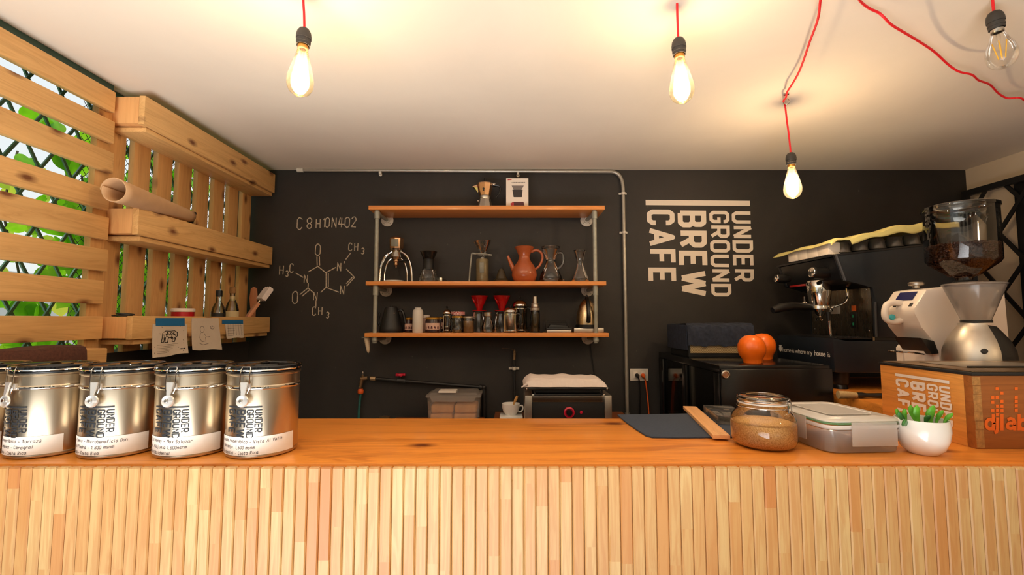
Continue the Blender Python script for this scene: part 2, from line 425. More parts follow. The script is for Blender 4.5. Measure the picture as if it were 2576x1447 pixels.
# leaves
def leafmat(name, a, b_, c_):
    m = bpy.data.materials.new(name); m.use_nodes = True; MATS[name] = m; t = m.node_tree; t.nodes.clear()
    out = N(t, 'ShaderNodeOutputMaterial'); d = N(t, 'ShaderNodeBsdfDiffuse'); tl = N(t, 'ShaderNodeBsdfTranslucent'); gl = N(t, 'ShaderNodeBsdfGlossy')
    gl.inputs['Roughness'].default_value = .35
    v = coords(t); n = noise(t, v, 6.5, 3, .6)
    c = ramp(t, n, [(.3, a), (.5, b_), (.68, c_)])
    t.links.new(c, d.inputs[0]); t.links.new(c, tl.inputs[0])
    m1 = N(t, 'ShaderNodeMixShader'); m1.inputs[0].default_value = .62; t.links.new(d.outputs[0], m1.inputs[1]); t.links.new(tl.outputs[0], m1.inputs[2])
    m2 = N(t, 'ShaderNodeMixShader'); m2.inputs[0].default_value = .06; t.links.new(m1.outputs[0], m2.inputs[1]); t.links.new(gl.outputs[0], m2.inputs[2])
    t.links.new(m2.outputs[0], out.inputs[0])
leafmat('leaf', lin(86,160,14), lin(140,212,30), lin(200,236,70))
leafmat('leaf_yellow', lin(150,210,40), lin(214,230,80), lin(248,224,90))

# ================================================================= THE SHELL
XR = 2.53; XL = -1.46
struct(MB().box((XL-.12, D, -.02), (XR+.2, D+.15, ZCEIL+.1)).build('wall_back', 'chalk_wall'))
struct(MB().box((XL-.11, -2.4, ZCEIL), (XR+.2, D+.15, ZCEIL+.12)).build('ceiling', 'ceiling_paint'))
struct(MB().box((XL-.22, -2.6, -.1), (XR+.2, D+.15, 0)).build('floor', 'floor_tile'))
lw = MB().box((XL-.12, 1.54, 0), (-1.43, D, 1.30)); lw.box((XL-.12, -.8, 0), (-1.43, 1.54, 1.20))
struct(lw.build('wall_left', 'chalk_wall'))
rw = MB(); rw.box((XR, -2.4, 0), (XR+.12, D, 1.0)); rw.box((XR, 2.24, 1.0), (XR+.12, D, ZCEIL)); rw.box((XR, -2.4, 2.12), (XR+.12, 2.24, ZCEIL)); rw.box((XR, -2.4, 1.0), (XR+.12, 1.2, 2.12))
struct(rw.build('wall_right', 'plaster'))
struct(MB().box((-9, -9, -.14), (9, 9, -.105)).build('ground', 'ground_concrete'))
# unseen facade added behind the viewer: blocks sky light, mirrors as stripes in steel
fb = MB(); fb.box((-7, -6.2, -.1), (8, -6.0, 3.2)); struct(fb.build('added_facade', 'plaster'))
flat('street_dark', lin(60,54,46), .5); sh = MB()
for xx in (-5.6, -3.3, -1.5, .1, 1.2, 3.4, 5.0): sh.box((xx, -6.0, .1), (xx+.75+.4*sin(xx*3), -5.93, 2.4))
struct(sh.build('dark_strip_1', 'street_dark'))
# dark framed window in the right wall
wf = thing('window_1', 'dark framed window in the right wall behind the black lattice', 'window', (0,0,0)); wf['kind'] = 'structure'
f_ = MB()
for a, b2 in (((XR-.03,2.17,1.0),(XR+.05,2.24,2.12)), ((XR-.03,1.2,2.05),(XR+.05,2.17,2.12)), ((XR-.03,1.2,1.0),(XR+.05,2.17,1.06)), ((XR-.01,1.78,1.06),(XR+.04,1.83,2.05))): f_.box(a, b2, .004)
f_.build('window_frame', 'black_iron', wf)
flat('dark_pane', lin(36,30,22), .15); MB().box((XR+.03, 1.2, 1.06), (XR+.036, 2.17, 2.05)).build('window_pane', 'dark_pane', wf)
bl = MB()
for i in range(24): bl.box((XR+.012, 1.22, 1.09+i*.04), (XR+.022, 2.15, 1.10+i*.04))
bl.build('window_bars', 'black_iron', wf)

# ================================================================= LATTICE GRILLE, RIGHT WALL
g = thing('lattice_grille', 'black steel diamond lattice grille on the white right wall by the back corner', 'grille', (2.47, 0, 0))
fr = MB(); fr.box((-.012, 1.25, 2.085), (.012, 2.46, 2.115)); fr.box((-.012, 2.435, 1.15), (.012, 2.46, 2.085)); fr.box((-.012, 1.25, 1.15), (.012, 2.435, 1.175))
fr.build('frame', 'black_iron', g)
def diag(mb, x, y0, y1, z0, z1, pitch, k, wd, th, cross=True):
    """flat bars crossing on the plane x, slope +-k, clipped to the rectangle"""
    for s in ((1, -1) if cross else (1,)):
        c = (z0 if s > 0 else z0) - (k*(y1-y0) if s > 0 else 0)
        c_end = z1 + (0 if s > 0 else k*(y1-y0))
        while c < c_end:
            ya, yb = y0, y1
            za, zb = c + (0), c + s*k*(y1-y0)
            P = []
            for (yy) in (0, 1):
                pass
            # clip
            t0, t1 = 0.0, 1.0; dz = zb-za
            lo, hi = ((z0-za)/dz, (z1-za)/dz) if dz > 0 else ((z1-za)/dz, (z0-za)/dz)
            t0 = max(t0, lo); t1 = min(t1, hi)
            if t1-t0 > .02:
                A = Vector((x, ya+(yb-ya)*t0, za+dz*t0)); B = Vector((x, ya+(yb-ya)*t1, za+dz*t1))
                d = (B-A).normalized(); n = Vector((0, -d.z, d.y))*wd/2; o = Vector((th/2*(1 if s > 0 else 1), 0, 0))
                xs = s*th*.5
                q = [A+n, A-n, B-n, B+n]
                t = bmesh.new()
                v1 = [t.verts.new(p+Vector((xs-th/2,0,0))) for p in q]; v2 = [t.verts.new(p+Vector((xs+th/2,0,0))) for p in q]
                t.faces.new(v1); t.faces.new(v2[::-1])
                for i in range(4): t.faces.new((v1[i], v1[(i+1)%4], v2[(i+1)%4], v2[i]))
                mb.merge(t)
            c += pitch
l = MB(); diag(l, 0, 1.25, 2.45, 1.16, 2.10, .30, 1.35, .018, .008)
l.build('lattice', 'black_iron', g)

# ================================================================= GREEN GRILLE, LEFT
g = thing('lattice_grille', 'green steel diamond lattice grille outside the wooden pallets', 'grille', (-1.53, 0, 0))
MB().box((.085, .55, 2.205), (.112, 1.575, 2.249)).build('edge_beam', 'green_steel', g); fr = MB(); fr.box((-.02, .55, 2.235), (.0845, 1.60, 2.249)); fr.box((-.02, .55, 1.22), (.02, 1.56, 1.25)); fr.box((-.02, 1.6005, 2.235), (.0845, 2.48, 2.249))
fr.build('frame', 'green_steel', g)
l = MB(); diag(l, 0, .55, 2.46, 1.22, 2.235, .185, 1.7, .0085, .006); l.build('lattice', 'grille_green', g)
wm = MB()
diag(wm, -1.565, 1.62, 2.47, 1.30, 2.22, .034, 1.15, .0016, .0012)
tag(wm.build('wire_mesh', 'black_wire', smooth=0), 'fine black diamond wire mesh behind the upright pallet slats', 'mesh')

# ================================================================= CLIMBING VINES BEYOND THE GRILLE
def leaf_shape(s):
    P = [(0,.02),(.08,-.05),(.20,-.11),(.34,-.07),(.45,.05),(.51,.22),(.49,.40),(.42,.56),(.31,.71),(.18,.84),(.07,.95),(0,1.06)]
    pts = P+[(-x, y) for x, y in P[-2:0:-1]]
    return [(x*s, y*s) for x, y in pts]
def vine(name, label, y0, y1, z0, z1, x0, x1, n, smin, smax, mat, seed):
    rnd = random.Random(seed); root = thing(name, label, 'plant', (x0, (y0+y1)/2, -.1), group='vines climbing outside the left grille'); mb = MB(); oy = (y0+y1)/2
    for i in range(n):
        s = rnd.uniform(smin, smax); c = Vector((rnd.uniform(x1, x0)-x0, rnd.uniform(y0, y1)-oy, rnd.uniform(z0, z1)+.1))
        Mx = Matrix.Translation(c) @ Matrix.Rotation(rnd.uniform(-.7,.7), 4, 'Z') @ Matrix.Rotation(rnd.uniform(-.6,.6), 4, 'Y') @ Matrix.Rotation(pi+rnd.uniform(-1.1,1.1), 4, 'X')
        pts = leaf_shape(s); ctr = mb.bm.verts.new(Mx @ Vector((.02*s, 0, .45*s)))
        vs2 = [mb.bm.verts.new(Mx @ Vector((-.10*abs(a)*1.2, a, b))) for a, b in pts]
        for k in range(len(vs2)): mb.bm.faces.new((ctr, vs2[k], vs2[(k+1)%len(vs2)]))
    mb.build('foliage', mat, root, smooth=60, recalc=False)
    st = MB()
    for i in range(4):
        yy = rnd.uniform(y0+.05, y1-.05)-oy; p = []
        for k in range(9): p.append(Vector((-.02+rnd.uniform(-.01,.01), max(y0-oy, min(y1-oy, yy)), (z1+.1)*k/8))); yy += rnd.uniform(-.08,.08)
        st.tube(p, .004, 6, sub=3)
    st.build('stem', 'bark', root)
vine('climbing_vine', 'broad leaved green vine outside the horizontal pallet boards', .62, 1.44, 1.22, 2.26, -1.64, -1.84, 150, .08, .15, 'leaf', 3)
vine('climbing_vine', 'yellow green vine leaves outside between the two pallets, low down', .75, 1.55, 1.20, 1.75, -1.98, -2.12, 60, .08, .13, 'leaf_yellow', 5)
vine('climbing_vine', 'small leaved green vine behind the upright pallet slats', 1.66, 2.50, 1.25, 2.26, -1.68, -1.86, 380, .05, .09, 'leaf', 8)
vine('climbing_vine', 'yellowing vine leaves behind the upper half of the upright slats', 1.7, 2.5, 1.45, 2.1, -1.98, -2.12, 120, .05, .08, 'leaf_yellow', 11)
# pale garden wall across the lane, seen white through the leaves
flat('garden_wall', lin(214,216,214), .85, var=.05, vs_=2)
tag(MB().box((-3.6, -2.5, -.1), (-3.45, 4.6, 1.75)).build('garden_wall', 'garden_wall'), 'pale rendered garden wall outside beyond the vines', 'wall')

# ================================================================= PALLET WITH HORIZONTAL BOARDS
XB = -1.395   # face of the boards
def plank(mb, a, b): mb.box(a, b, .003)
pl = thing('pallet_screen', 'pine pallet screen of eight horizontal boards left of the upright slats', 'pallet screen', (XB, 0, 0))
dE = 1.56
rows = [(233,285),(306,361),(384,436),(478,530),(547,604),(628,683),(707,765),(796,853)]
for k, (ya, yb) in enumerate(rows):
    z1, z0 = zat(ya, dE), zat(yb, dE); mb = MB(); plank(mb, (-.02, .55, z0), (0, dE+.004*(k%3), z1)); mb.build('board', 'pine_y', pl)
mb = MB(); plank(mb, (-.045, 1.522, 1.30), (-.022, 1.577, 2.20)); mb.build('post', 'pine_z', pl)
# ================================================================= PALLET WITH UPRIGHT SLATS AND THREE TROUGHS
ps = thing('pallet_screen', 'pine pallet screen of upright slats with three trough shelves by the back wall', 'pallet screen', (-1.40, 0, 0))
y = 1.58
for k in range(8):
    mb = MB(); plank(mb, (-.055, y, 1.29), (-.033, y+.079, 2.17)); mb.build('slat', 'pine_z', ps); y += .1165
XF = xat(688, 2.45, 440)+1.40
for (ya, yb, hi) in ((240, 312, 1), (522, 590, 0), (795, 855, 0)):
    z1, z0 = zat(ya, 1.575), zat(yb, 1.575)
    tr = MB(); plank(tr, (XF-.022, 1.575, z0), (XF, 2.47, z1)); tr = tr.build('trough_board', 'pine_y', ps)
    MB().box((-.034, 1.577, z0+.004), (XF-.023, 1.65, z1-.003), .003).build('spacer_block', 'pine_end', ps); MB().box((-.034, 2.05, z0+.004), (XF-.023, 2.11, z1-.03), .003).build('spacer_block', 'pine_end', ps)
    bt = MB(); plank(bt, (-.034, 1.60, z0-.018), (XF-.012, 2.468, z0-.001)); bt.build('bottom_plank', 'pine_y', ps)
TROUGH = [ (zat(312,1.575), zat(240,1.575)), (zat(590,1.575), zat(522,1.575)), (zat(855,1.575), zat(795,1.575)) ]
# ledge with brown towel
tag(MB().box((-1.43, .7, 1.205), (-1.335, 1.52, 1.325), .004).build('ledge_beam', 'pine_y'), 'short pine ledge beam under the brown towel, left wall', 'beam')
flat('towel_brown', lin(84,50,38), .95, var=.3, vs_=140, bmp=.9)
tw = MB()
prof = [(-1.3285, 1.215), (-1.3265, 1.26), (-1.3265, 1.30), (-1.328, 1.325), (-1.334, 1.336), (-1.35, 1.340), (-1.38, 1.341), (-1.42, 1.339)]
tw.grid(lambda u, v: Vector((prof[int(round(v*7))][0]+.0015*sin(u*40+v*5), .72+u*.72, prof[int(round(v*7))][1]+.002*sin(u*23))), 60, 7)
tag(tw.build('towel', 'towel_brown'), 'dark brown towel draped over the pine ledge at far left', 'towel')

# ================================================================= BAR
ct = MB(); ct.box((-1.42, .929, ZC-.032), (2.2, 1.343, ZC), .003)
tag(ct.build('countertop', 'bar_top'), 'glossy orange-brown wooden bar top running the full width', 'countertop')
sm = MB(); x = -61*SLW
while x < 1.55:
    sm.box((x+.0005, .915, .30), (x+SLW-.0005, .927, ZC-.0035), .0022, 1); x += SLW
sm.box((-61*SLW, .9275, .30), (1.56, .94, ZC-.035))
tag(sm.build('slatted_bar', 'bar_slats', smooth=0), 'bar front clad in narrow upright varnished pine slats', 'bar')
wt = MB(); wt.box((xat(1942, 2.20, 955), 1.3435, ZC-.035), (2.5, 2.30, ZC), .003)
tag(wt.build('worktop', 'bar_top'), 'wooden side worktop carrying the espresso machine', 'worktop')
cbm = MB(); cbm.box((1.30, 1.36, 0), (2.48, 2.27, ZC-.036)); flat('dark_cabinet', lin(24,22,22), .6)
tag(cbm.build('base_cabinet', 'dark_cabinet'), 'dark base cabinet below the side worktop', 'cabinet')

# ================================================================= WRITING ON THE BACK WALL
flat('vinyl_white', lin(236,222,206), .5); flat('chalk', lin(196,182,160), .9, var=.25, vs_=120)
YW = D-.0015
def wallf(d=YW): 
    return lambda x, y: at(x, y, d)
mb = MB(); k = 1.0
def wl(u, v): return at(1624+v*1.008+u*.028, 502.5+u*1.02+.008*v, YW)
logo(mb, wl, ts=.84)
tag(mb.build('wall_lettering', 'vinyl_white', smooth=0), 'large white sideways cafe name lettering on the black back wall', 'sign')
mb = MB()
def chalk_line(a, b_): strokes(mb, [[a, b_]], 2.4, lambda x, y: at(x, y, YW))
def chalk_txt(txt, x, y, h, w=2.3, seed=1, sp=1.2, jit=.25):
    hand(mb, txt, 0, 0, h, w, lambda u, v: at(x+u, y-v, YW), slant=.05, seed=seed, sp=sp, jit=jit)
chalk_txt('C', 747, 577, 29, seed=2); chalk_txt('8', 772, 575, 26, seed=3); chalk_txt('H', 795, 574, 23, seed=4); chalk_txt('1', 813, 572, 22, seed=5); chalk_txt('0', 818, 572, 24, seed=6)
chalk_txt('N', 835, 572, 24, seed=7); chalk_txt('4', 852, 572, 24, seed=8); chalk_txt('0', 868, 572, 25, seed=9); chalk_txt('2', 884, 571, 25, seed=10)
tag(mb.build('chalk_formula', 'chalk', smooth=0), 'chalk written formula C8H10N4O2 high on the black wall', 'chalk writing')
mb = MB()
def cx(x, y): return (640+x/2.893, 400+y/2.893)
for a, b_ in (((300,830),(355,862)), ((392,822),(462,782)), ((462,782),(522,830)), ((457,775),(455,712)), ((475,775),(473,708)), ((520,828),(595,788)), ((522,828),(522,935)), ((538,832),(538,930)),
              ((522,935),(482,972)), ((520,935),(615,970)), ((392,905),(390,940)), ((390,940),(432,975)), ((388,940),(330,988)), ((400,955),(345,1000)), ((448,1030),(447,1075)),
              ((668,800),(728,862)), ((728,862),(672,925)), ((712,862),(668,908)), ((652,760),(656,745)), ((665,732),(700,685))):
    chalk_line(cx(*a), cx(*b_))
def ct_(txt, x, y, h, seed, sp=1.2):
    p = cx(x, y); chalk_txt(txt, p[0], p[1], h, seed=seed, sp=sp)
ct_('0', 442, 702, 28, 1); ct_('0', 275, 1052, 30, 2); ct_('N', 362, 900, 19, 3); ct_('N', 430, 1028, 20, 4); ct_('N', 603, 815, 20, 5); ct_('N', 625, 985, 21, 6)
ct_('H', 182, 840, 22, 7); ct_('3', 228, 856, 14, 8); ct_('C', 256, 825, 21, 9)
ct_('C', 685, 668, 19, 10); ct_('H', 728, 668, 19, 11); ct_('3', 778, 692, 15, 12)
ct_('C', 420, 1138, 21, 13); ct_('H', 466, 1136, 20, 14); ct_('3', 522, 1158, 15, 15)
tag(mb.build('chalk_molecule', 'chalk', smooth=0), 'chalk drawn caffeine molecule left of the wall shelves', 'chalk drawing')
# ================================================================= PENDANT LAMPS
flat('cord_red', lin(226,22,34), .55, var=.1, vs_=200)
flat('socket_black', lin(52,48,44), .55, var=.12, vs_=60)
flat('brass', lin(214,150,70), .3, .9)
glass('bulb_glass', (.99,.95,.88), 1.42, haze=.10, hazecol=(1,.86,.62))
glass('bulb_glass_clear', (.98,.97,.94), 1.45, boost=.55)
emit('filament_hot', (1,.80,.50), 95)
flat('filament_cold', lin(246,190,60), .4)
flat('steel', lin(190,188,182), .25, 1)
def profile_st(s=1):   # (radius, height below the socket rim) pear-shaped bulb
    return [(.0125,0),(.0135,-.012),(.019,-.034),(.026,-.060),(.0305,-.080),(.032,-.092),(.0305,-.106),(.024,-.119),(.013,-.127),(.004,-.1305),(0,-.131)]
def profile_a(s=1):
    return [(.0125,0),(.0145,-.010),(.020,-.026),(.027,-.042),(.0305,-.058),(.031,-.068),(.028,-.084),(.020,-.095),(.010,-.100),(0,-.1015)]
def pendant(name, label, top, tilt, lit, prof, cordpts=None, watts=0, gscale=1.0, socket_len=.048):
    """top: where the cord enters the socket; tilt: direction the bulb hangs"""
    t = thing(name, label, 'pendant lamp', top, group='bare bulb pendants on red cords')
    Q = Vector(tilt).normalized()
    ax = -Q
    sk = MB(); L = socket_len
    sk.lathe([(0,0),(.006,-.0005),(.012,-.004),(.0165,-.012),(.0182,-.022),(.0182,-.030),(.0165,-.0305),(.0165,-.036),(.0172,-.0365),(.0172,-.040),(.0162,-.0405),(.0162,-L),(.0145,-L),(.0145,-L+.006),(0,-L+.006)], (0,0,0), 28, ax)
    sk.build('socket', 'socket_black', t)
    br = MB(); br.lathe([(.0125, -L+.004),(.0132,-L-.006),(.0122,-L-.010),(.008,-L-.010)], (0,0,0), 24, ax); cap = br.build('screw_cap', 'brass' if lit else 'steel', t)
    o = Q*(L+.004)
    gb = MB(); gb.lathe([(r*gscale, h*gscale) for r, h in prof], o, 40, ax); bulb = gb.build('bulb', 'bulb_glass' if lit else 'bulb_glass_clear', t, smooth=60)
    fm = MB(); M = Matrix.Translation(o) @ ax.to_track_quat('Z', 'Y').to_matrix().to_4x4()
    H = prof[-1][1]*gscale
    for k in range(4):
        a = k*pi/2+.5; r0, r1 = (.008, .0135) if lit else (.013, .006)
        p0 = M @ Vector((r0*cos(a), r0*sin(a), H*.30)); p1 = M @ Vector((r1*cos(a), r1*sin(a), H*.74))
        fm.cyl(p0, p1, .0034 if lit else .0013, n=8)
    fm.build('filament', 'filament_hot' if lit else 'filament_cold', bulb)
    st = MB(); st.lathe([(.005, 0), (.0045, H*.2), (.0028, H*.28), (.0022, H*.78), (0, H*.79)], o, 12, ax); st.build('glass_stem', 'bulb_glass_clear', bulb, smooth=60)
    if cordpts:
        P = [Vector(p)-Vector(top) for p in cordpts]
        c = MB(); c.tube(P, .0031, 8, sub=6); c.build('cord', 'cord_red', t)
    if lit:
        ld = bpy.data.lights.new('bulb_light', 'POINT'); lo = bpy.data.objects.new('bulb_light', ld); COL.objects.link(lo)
        ld.energy = watts; ld.color = (1, .73, .45); ld.shadow_soft_size = .02; lo.location = o+Q*(-H*.5); lo.parent = t
    return t
WB = 4.6
p1 = at(766, 71, 1.11); pendant('pendant_lamp', 'lit pear-shaped bulb on a red cord, leftmost, above the canisters', p1, (-.02,-.05,-1), True, profile_st(),
    [at(763,-40,1.11)+Vector((0,0,.01)), at(763,0,1.11), at(765,35,1.11), p1+Vector((0,0,-.004))], WB, 1.0)
p2 = at(1706, 95, 1.15); pendant('pendant_lamp', 'lit pear-shaped bulb on a red cord above the white wall lettering', p2, (.03,-.03,-1), True, profile_st(),
    [at(1701,-40,1.15), at(1703,0,1.15), at(1704,45,1.15), p2+Vector((0,0,-.004))], WB, .98)
p3 = at(1989, 384, 1.69)
hk = [onz(x, y, ZCEIL-.032) for x, y in ((2112,-165),(2086,-95),(2072,-45),(2064,0),(2057,50),(2037,105),(2022,150),(2008,185),(1992,213),(1980,232),(1977,246),(1971,254))]+[at(1975,266,1.69), at(1979,300,1.69), at(1985,345,1.69), p3+Vector((0,0,-.004))]
pendant('pendant_lamp', 'lit bulb nearest the back wall, on a red cord knotted at a ceiling hook', p3, (0,-.02,-1), True, profile_st(), hk, 8.0, .97)
p4 = at(2500, 28, 1.13); pendant('pendant_lamp', 'unlit clear round bulb on a red cord at the top right', p4, (.12,.02,-1), False, profile_a(),
    [at(2495,-40,1.13), at(2497,0,1.13), p4+Vector((0,0,-.004))], 0, 1.0)
for (x, y, z) in ((1.55, -.35, 2.0), (.75, -1.3, 2.0)):  # unseen pendants added behind the viewer to warm the right of the bar
    q = Vector((x, y, z)); pl_ = pendant('pendant_lamp', 'added lit bulb on a red cord, out of view on the guest side of the bar', q, (0,0,-1), True, profile_st(), [q+Vector((0,0,ZCEIL-z)), q+Vector((0,0,.1)), q], 9, 1.0)
hm = MB(); h0 = onz(1976, 256, ZCEIL-.03); hm.torus(h0+Vector((.004,0,.002)), .010, .0022, (.3,1,.1), 20, 6); hm.cyl(h0+Vector((.004,0,.010)), (h0.x+.004, h0.y, ZCEIL), .0022, n=8); hm.lathe([(0,0),(.009,0),(.009,.004),(0,.004)], (h0.x+.004, h0.y, ZCEIL-.004), 16)
tag(hm.build('ceiling_hook', 'steel'), 'small metal ceiling hook holding the knotted red cord', 'hook')
pts = [(2114,-163),(2128,-95),(2150,-30),(2162,0),(2185,20),(2210,32),(2225,45),(2242,62),(2275,82),(2310,103),(2350,130),(2385,162),(2412,180),(2445,188),(2462,202),(2490,213),(2512,235),(2535,247),(2565,246),(2585,258),(2620,285),(2665,300),(2710,330)]
P = [onz(x, y, ZCEIL-.035-.012*sin(i*1.1)) for i, (x, y) in enumerate(pts)]
tag(MB().tube(P, .0031, 8, sub=6).build('lamp_cord', 'cord_red'), 'loose red lamp cord strung under the ceiling to the right', 'cord')
# ================================================================= CONDUIT
c = thing('conduit', 'grey metal conduit along the top of the wall, bending down right of the shelves', 'pipe', (0, D-.0155, 0))
P = [at(750,428,D-.0155), at(1538,432,D-.0155), at(1553,437,D-.0155), at(1563,450,D-.0155), at(1567,470,D-.0155), at(1568,490,D-.0155), at(1578,1040,D-.0155)]
P = [p-Vector((0, D-.0155, 0)) for p in P]
Q = [P[0], P[1]]+smooth_path(P[1:6], 4)[1:]+[P[6]]
MB().tube(Q, .0098, 14).build('tube', 'conduit_grey', c)
mb = MB(); a = P[0]; mb.cyl(a+Vector((-.004,0,0)), a+Vector((.03,0,0)), .0125, n=14); mb.build('end_fitting', 'clip_white', c)
MB().box(tuple(a+Vector((-.012,-.004,0))), tuple(a+Vector((.004,.004,.012))), .002).build('end_tab', 'clip_white', c)
for x, y in ((957, 434), (1303, 436)):
    q = at(x, y, D-.0155)-Vector((0, D-.0155, 0)); mb = MB(); mb.cyl(q+Vector((-.006,0,-.002)), q+Vector((.006,0,-.002)), .0125, n=12); mb.lathe([(0,0),(.009,0),(.009,.005),(.004,.007),(0,.007)], q+Vector((0,.006,-.012)), 14, (0,-1,0)); mb.build('clip', 'clip_white', c)
for x, y in ((1568, 487), (1570, 585)):
    q = at(x, y, D-.0155)-Vector((0, D-.0155, 0)); mb = MB(); mb.cyl(q+Vector((0,0,-.006)), q+Vector((0,0,.006)), .0122, n=12); mb.box(tuple(q+Vector((-.024,.004,-.006))), tuple(q+Vector((.020,.009,.006))), .002)
    mb.lathe([(0,0),(.004,0),(.003,.003),(0,.003)], q+Vector((-.018,.004,0)), 10, (0,-1,0)); mb.build('clip', 'clip_white', c)
q = P[-1]; mb = MB(); mb.lathe([(.0105,.012),(.0145,.012),(.015,.004),(.015,0),(0,0)], q+Vector((0,0,-.01)), 16); mb.build('foot_coupling', 'conduit_grey', c)
# ================================================================= STEEL COFFEE CANISTERS
brushed('canister_steel', lin(196,180,156), .30, (1,1,.02), .05)
flat('chrome', lin(232,228,222), .07, 1); flat('chrome_dull', lin(205,200,190), .22, 1)
flat('clasp_steel', lin(238,234,228), .32, .75); flat('lid_black', lin(20,21,22), .10); flat('seal_black', lin(26,25,24), .35)
flat('print_dark', lin(44,46,50), .5); flat('label_paper', lin(238,228,216), .75, var=.03, vs_=20); flat('ink', lin(52,42,50), .6)
CR, CH = .0705, .189
def cyl_map(rad, z0, a0, kz, ku):
    """v (to the right) wraps round, u (down) lowers; angle measured from -y towards +x"""
    def f(v, z):
        a = a0+v*ku/rad
        return Vector((rad*sin(a), -rad*cos(a), z0+z*kz))
    return f
def canister(px, label, lines, clasp=0.0, lab=(-1.2, 1.25), seed=1, d=1.02, writing=True):
    c = thing('coffee_canister', label, 'canister', (at(px, 1100, d).x, d, ZC), 0, 'steel coffee canisters on the bar')
    mb = MB(); mb.lathe([(0,.001),(CR-.006,0),(CR-.001,.003),(CR,.008),(CR-.0008,.010),(CR,.012),(CR,.140),(CR+.0018,.1425),(CR+.0018,.1465),(CR,.149),(CR,.168),(CR+.0025,.170),(CR+.0025,.173),(CR-.003,.173)], (0,0,0), 72)
    mb.build('body', 'canister_steel', c)
    mb = MB(); mb.lathe([(CR+.0022,.1422),(CR+.0026,.1445),(CR+.0022,.1468)], (0,0,0), 72); mb.build('band', 'chrome', c)
    mb = MB(); mb.lathe([(CR-.002,.1732),(CR+.0015,.1735),(CR+.002,.1765),(CR-.001,.1775)], (0,0,0), 64); mb.build('gasket', 'seal_black', c)
    mb = MB(); mb.lathe([(CR+.0015,.1778),(CR+.0035,.1785),(CR+.0035,.1865),(CR+.001,CH),(CR-.008,CH-.001),(CR-.010,CH-.003),(.03,CH-.003),(.028,CH-.0005),(.012,CH),(0,CH)], (0,0,0), 72); lid = mb.build('lid', 'lid_black', c)
    mb = MB(); mb.lathe([(CR+.0036,.1785),(CR+.0042,.180),(CR+.0036,.1815)], (0,0,0), 64); mb.build('lid_rim', 'chrome', lid)
    mb = MB(); mb.lathe([(0,.001),(.009,.001),(.010,.0025),(.006,.004),(0,.0042)], (0,0,CH-.0005), 20); mb.build('valve', 'lid_black', lid)
    # clasp: wire bail, lever and disc
    Mz = Matrix.Rotation(clasp, 4, 'Z'); r = CR
    def T(p): return Mz @ Vector(p)
    mb = MB(); s = .0095
    for sx in (-s, s): mb.tube([T(p) for p in ((sx,-r-.0045,.183),(sx,-r-.0065,.176),(sx,-r-.0075,.160),(sx*.95,-r-.008,.144),(sx*.6,-r-.007,.135))], .0011, 8, sub=4)
    mb.tube([T(p) for p in ((-s,-r-.0045,.183),(-s*.8,-r-.002,.1875),(s*.8,-r-.002,.1875),(s,-r-.0045,.183))], .0011, 8)
    cl = mb.build('clasp_wire', 'chrome', c)
    mb = MB(); t = bmesh.new(); bmesh.ops.create_cube(t, size=1)
    for v in t.verts:
        top = v.co.z > 0; v.co = Vector((v.co.x*(.015 if top else .007), -r-(.0085 if top else .0125)+v.co.y*.0035, .158 if top else .130))
    bmesh.ops.bevel(t, geom=t.edges[:], offset=.001, segments=2, affect='EDGES'); mb.merge(t, Mz)
    mb.box((-.010,-r-.004,.142), (.010,-r+.001,.154), .001, M=Mz)
    lev = mb.build('clasp_lever', 'clasp_steel', c)
    mb = MB(); mb.lathe([(0,-.001),(.0115,-.001),(.0128,.001),(.0115,.0035),(.0095,.0022),(0,.0016)], T((-.001,-r-.0105,.120)), 28, T((0,-1,.12))); mb.build('clasp_disc', 'clasp_steel', lev)
    mb = MB(); mb.lathe([(0,0),(.0035,0),(.003,.0015),(0,.0018)], T((-.004,-r-.0135,.121)), 14, T((0,-1,.12))); mb.build('rivet', 'chrome_dull', lev)
    # sideways cafe name printed below the clasp
    kl = .071/260; mb = MB(); fz = CR+.0006; a0 = clasp-.038/CR-.06
    def lg(u, v):
        a = a0+v*kl/fz*1.04; return Vector((fz*sin(a), -fz*cos(a), .108-u*kl*.98))
    logo(mb, lg, seg=18, ts=.72); mb.build('printed_name', 'print_dark', c, smooth=0)
    # paper band with handwriting
    za, zb = .0085, .0455; a1, a2 = lab
    mb = MB(); rp = CR+.0007
    mb.grid(lambda u, v: Vector(((rp)*sin(a1+(a2-a1)*u), -(rp)*cos(a1+(a2-a1)*u), za+(zb-za)*v+.0006*sin(u*3))), 60, 1); 
    pp = mb.build('paper_label', 'label_paper', c, smooth=60)
    if writing:
        mb = MB(); rw_ = CR+.0011
        for i, (txt, off) in enumerate(lines):
            def g(u, v, i=i, off=off):
                a = a1+.06+(u+off)/rw_; return Vector((rw_*sin(a), -rw_*cos(a), zb-.0110-i*.0112+v+.0012*sin(u*40+i)))
            hand(mb, txt, 0, 0, .0062, .0007, g, slant=.10, jit=.35, sp=1.35, seed=seed+i)
        mb.build('handwriting', 'ink', pp, smooth=0)
    return c
canister(660, 'steel coffee canister nearest the middle of the bar, label reading Vista Al Valle', [('Villa Lavado Anaeróbico - Vista Al Valle', 0), ('Santo, Naranjo. 1,600 msnm', .004), ('Valle Occidental - Costa Rica', .001)], .02, (-1.25, 1.45), 1)
canister(486, 'steel coffee canister with handwritten label Full Honey, Max Salazar, second from the right', [('Villa Full Honey - Max Salazar', .006), ('Naranjo, Alajuela 1,600msnm', .006), ('Valle Occidental', .022)], .03, (-1.2, 1.35), 5)
canister(304, 'steel coffee canister with label mentioning Microbeneficio, left of the Full Honey one', [('Catuai y Semis - Microbeneficio Don', .006), ('Llano de la Piedra - 1,800 msnm', .002), ('Tarrazú - Costa Rica', .016)], .08, (-1.2, 1.4), 9)
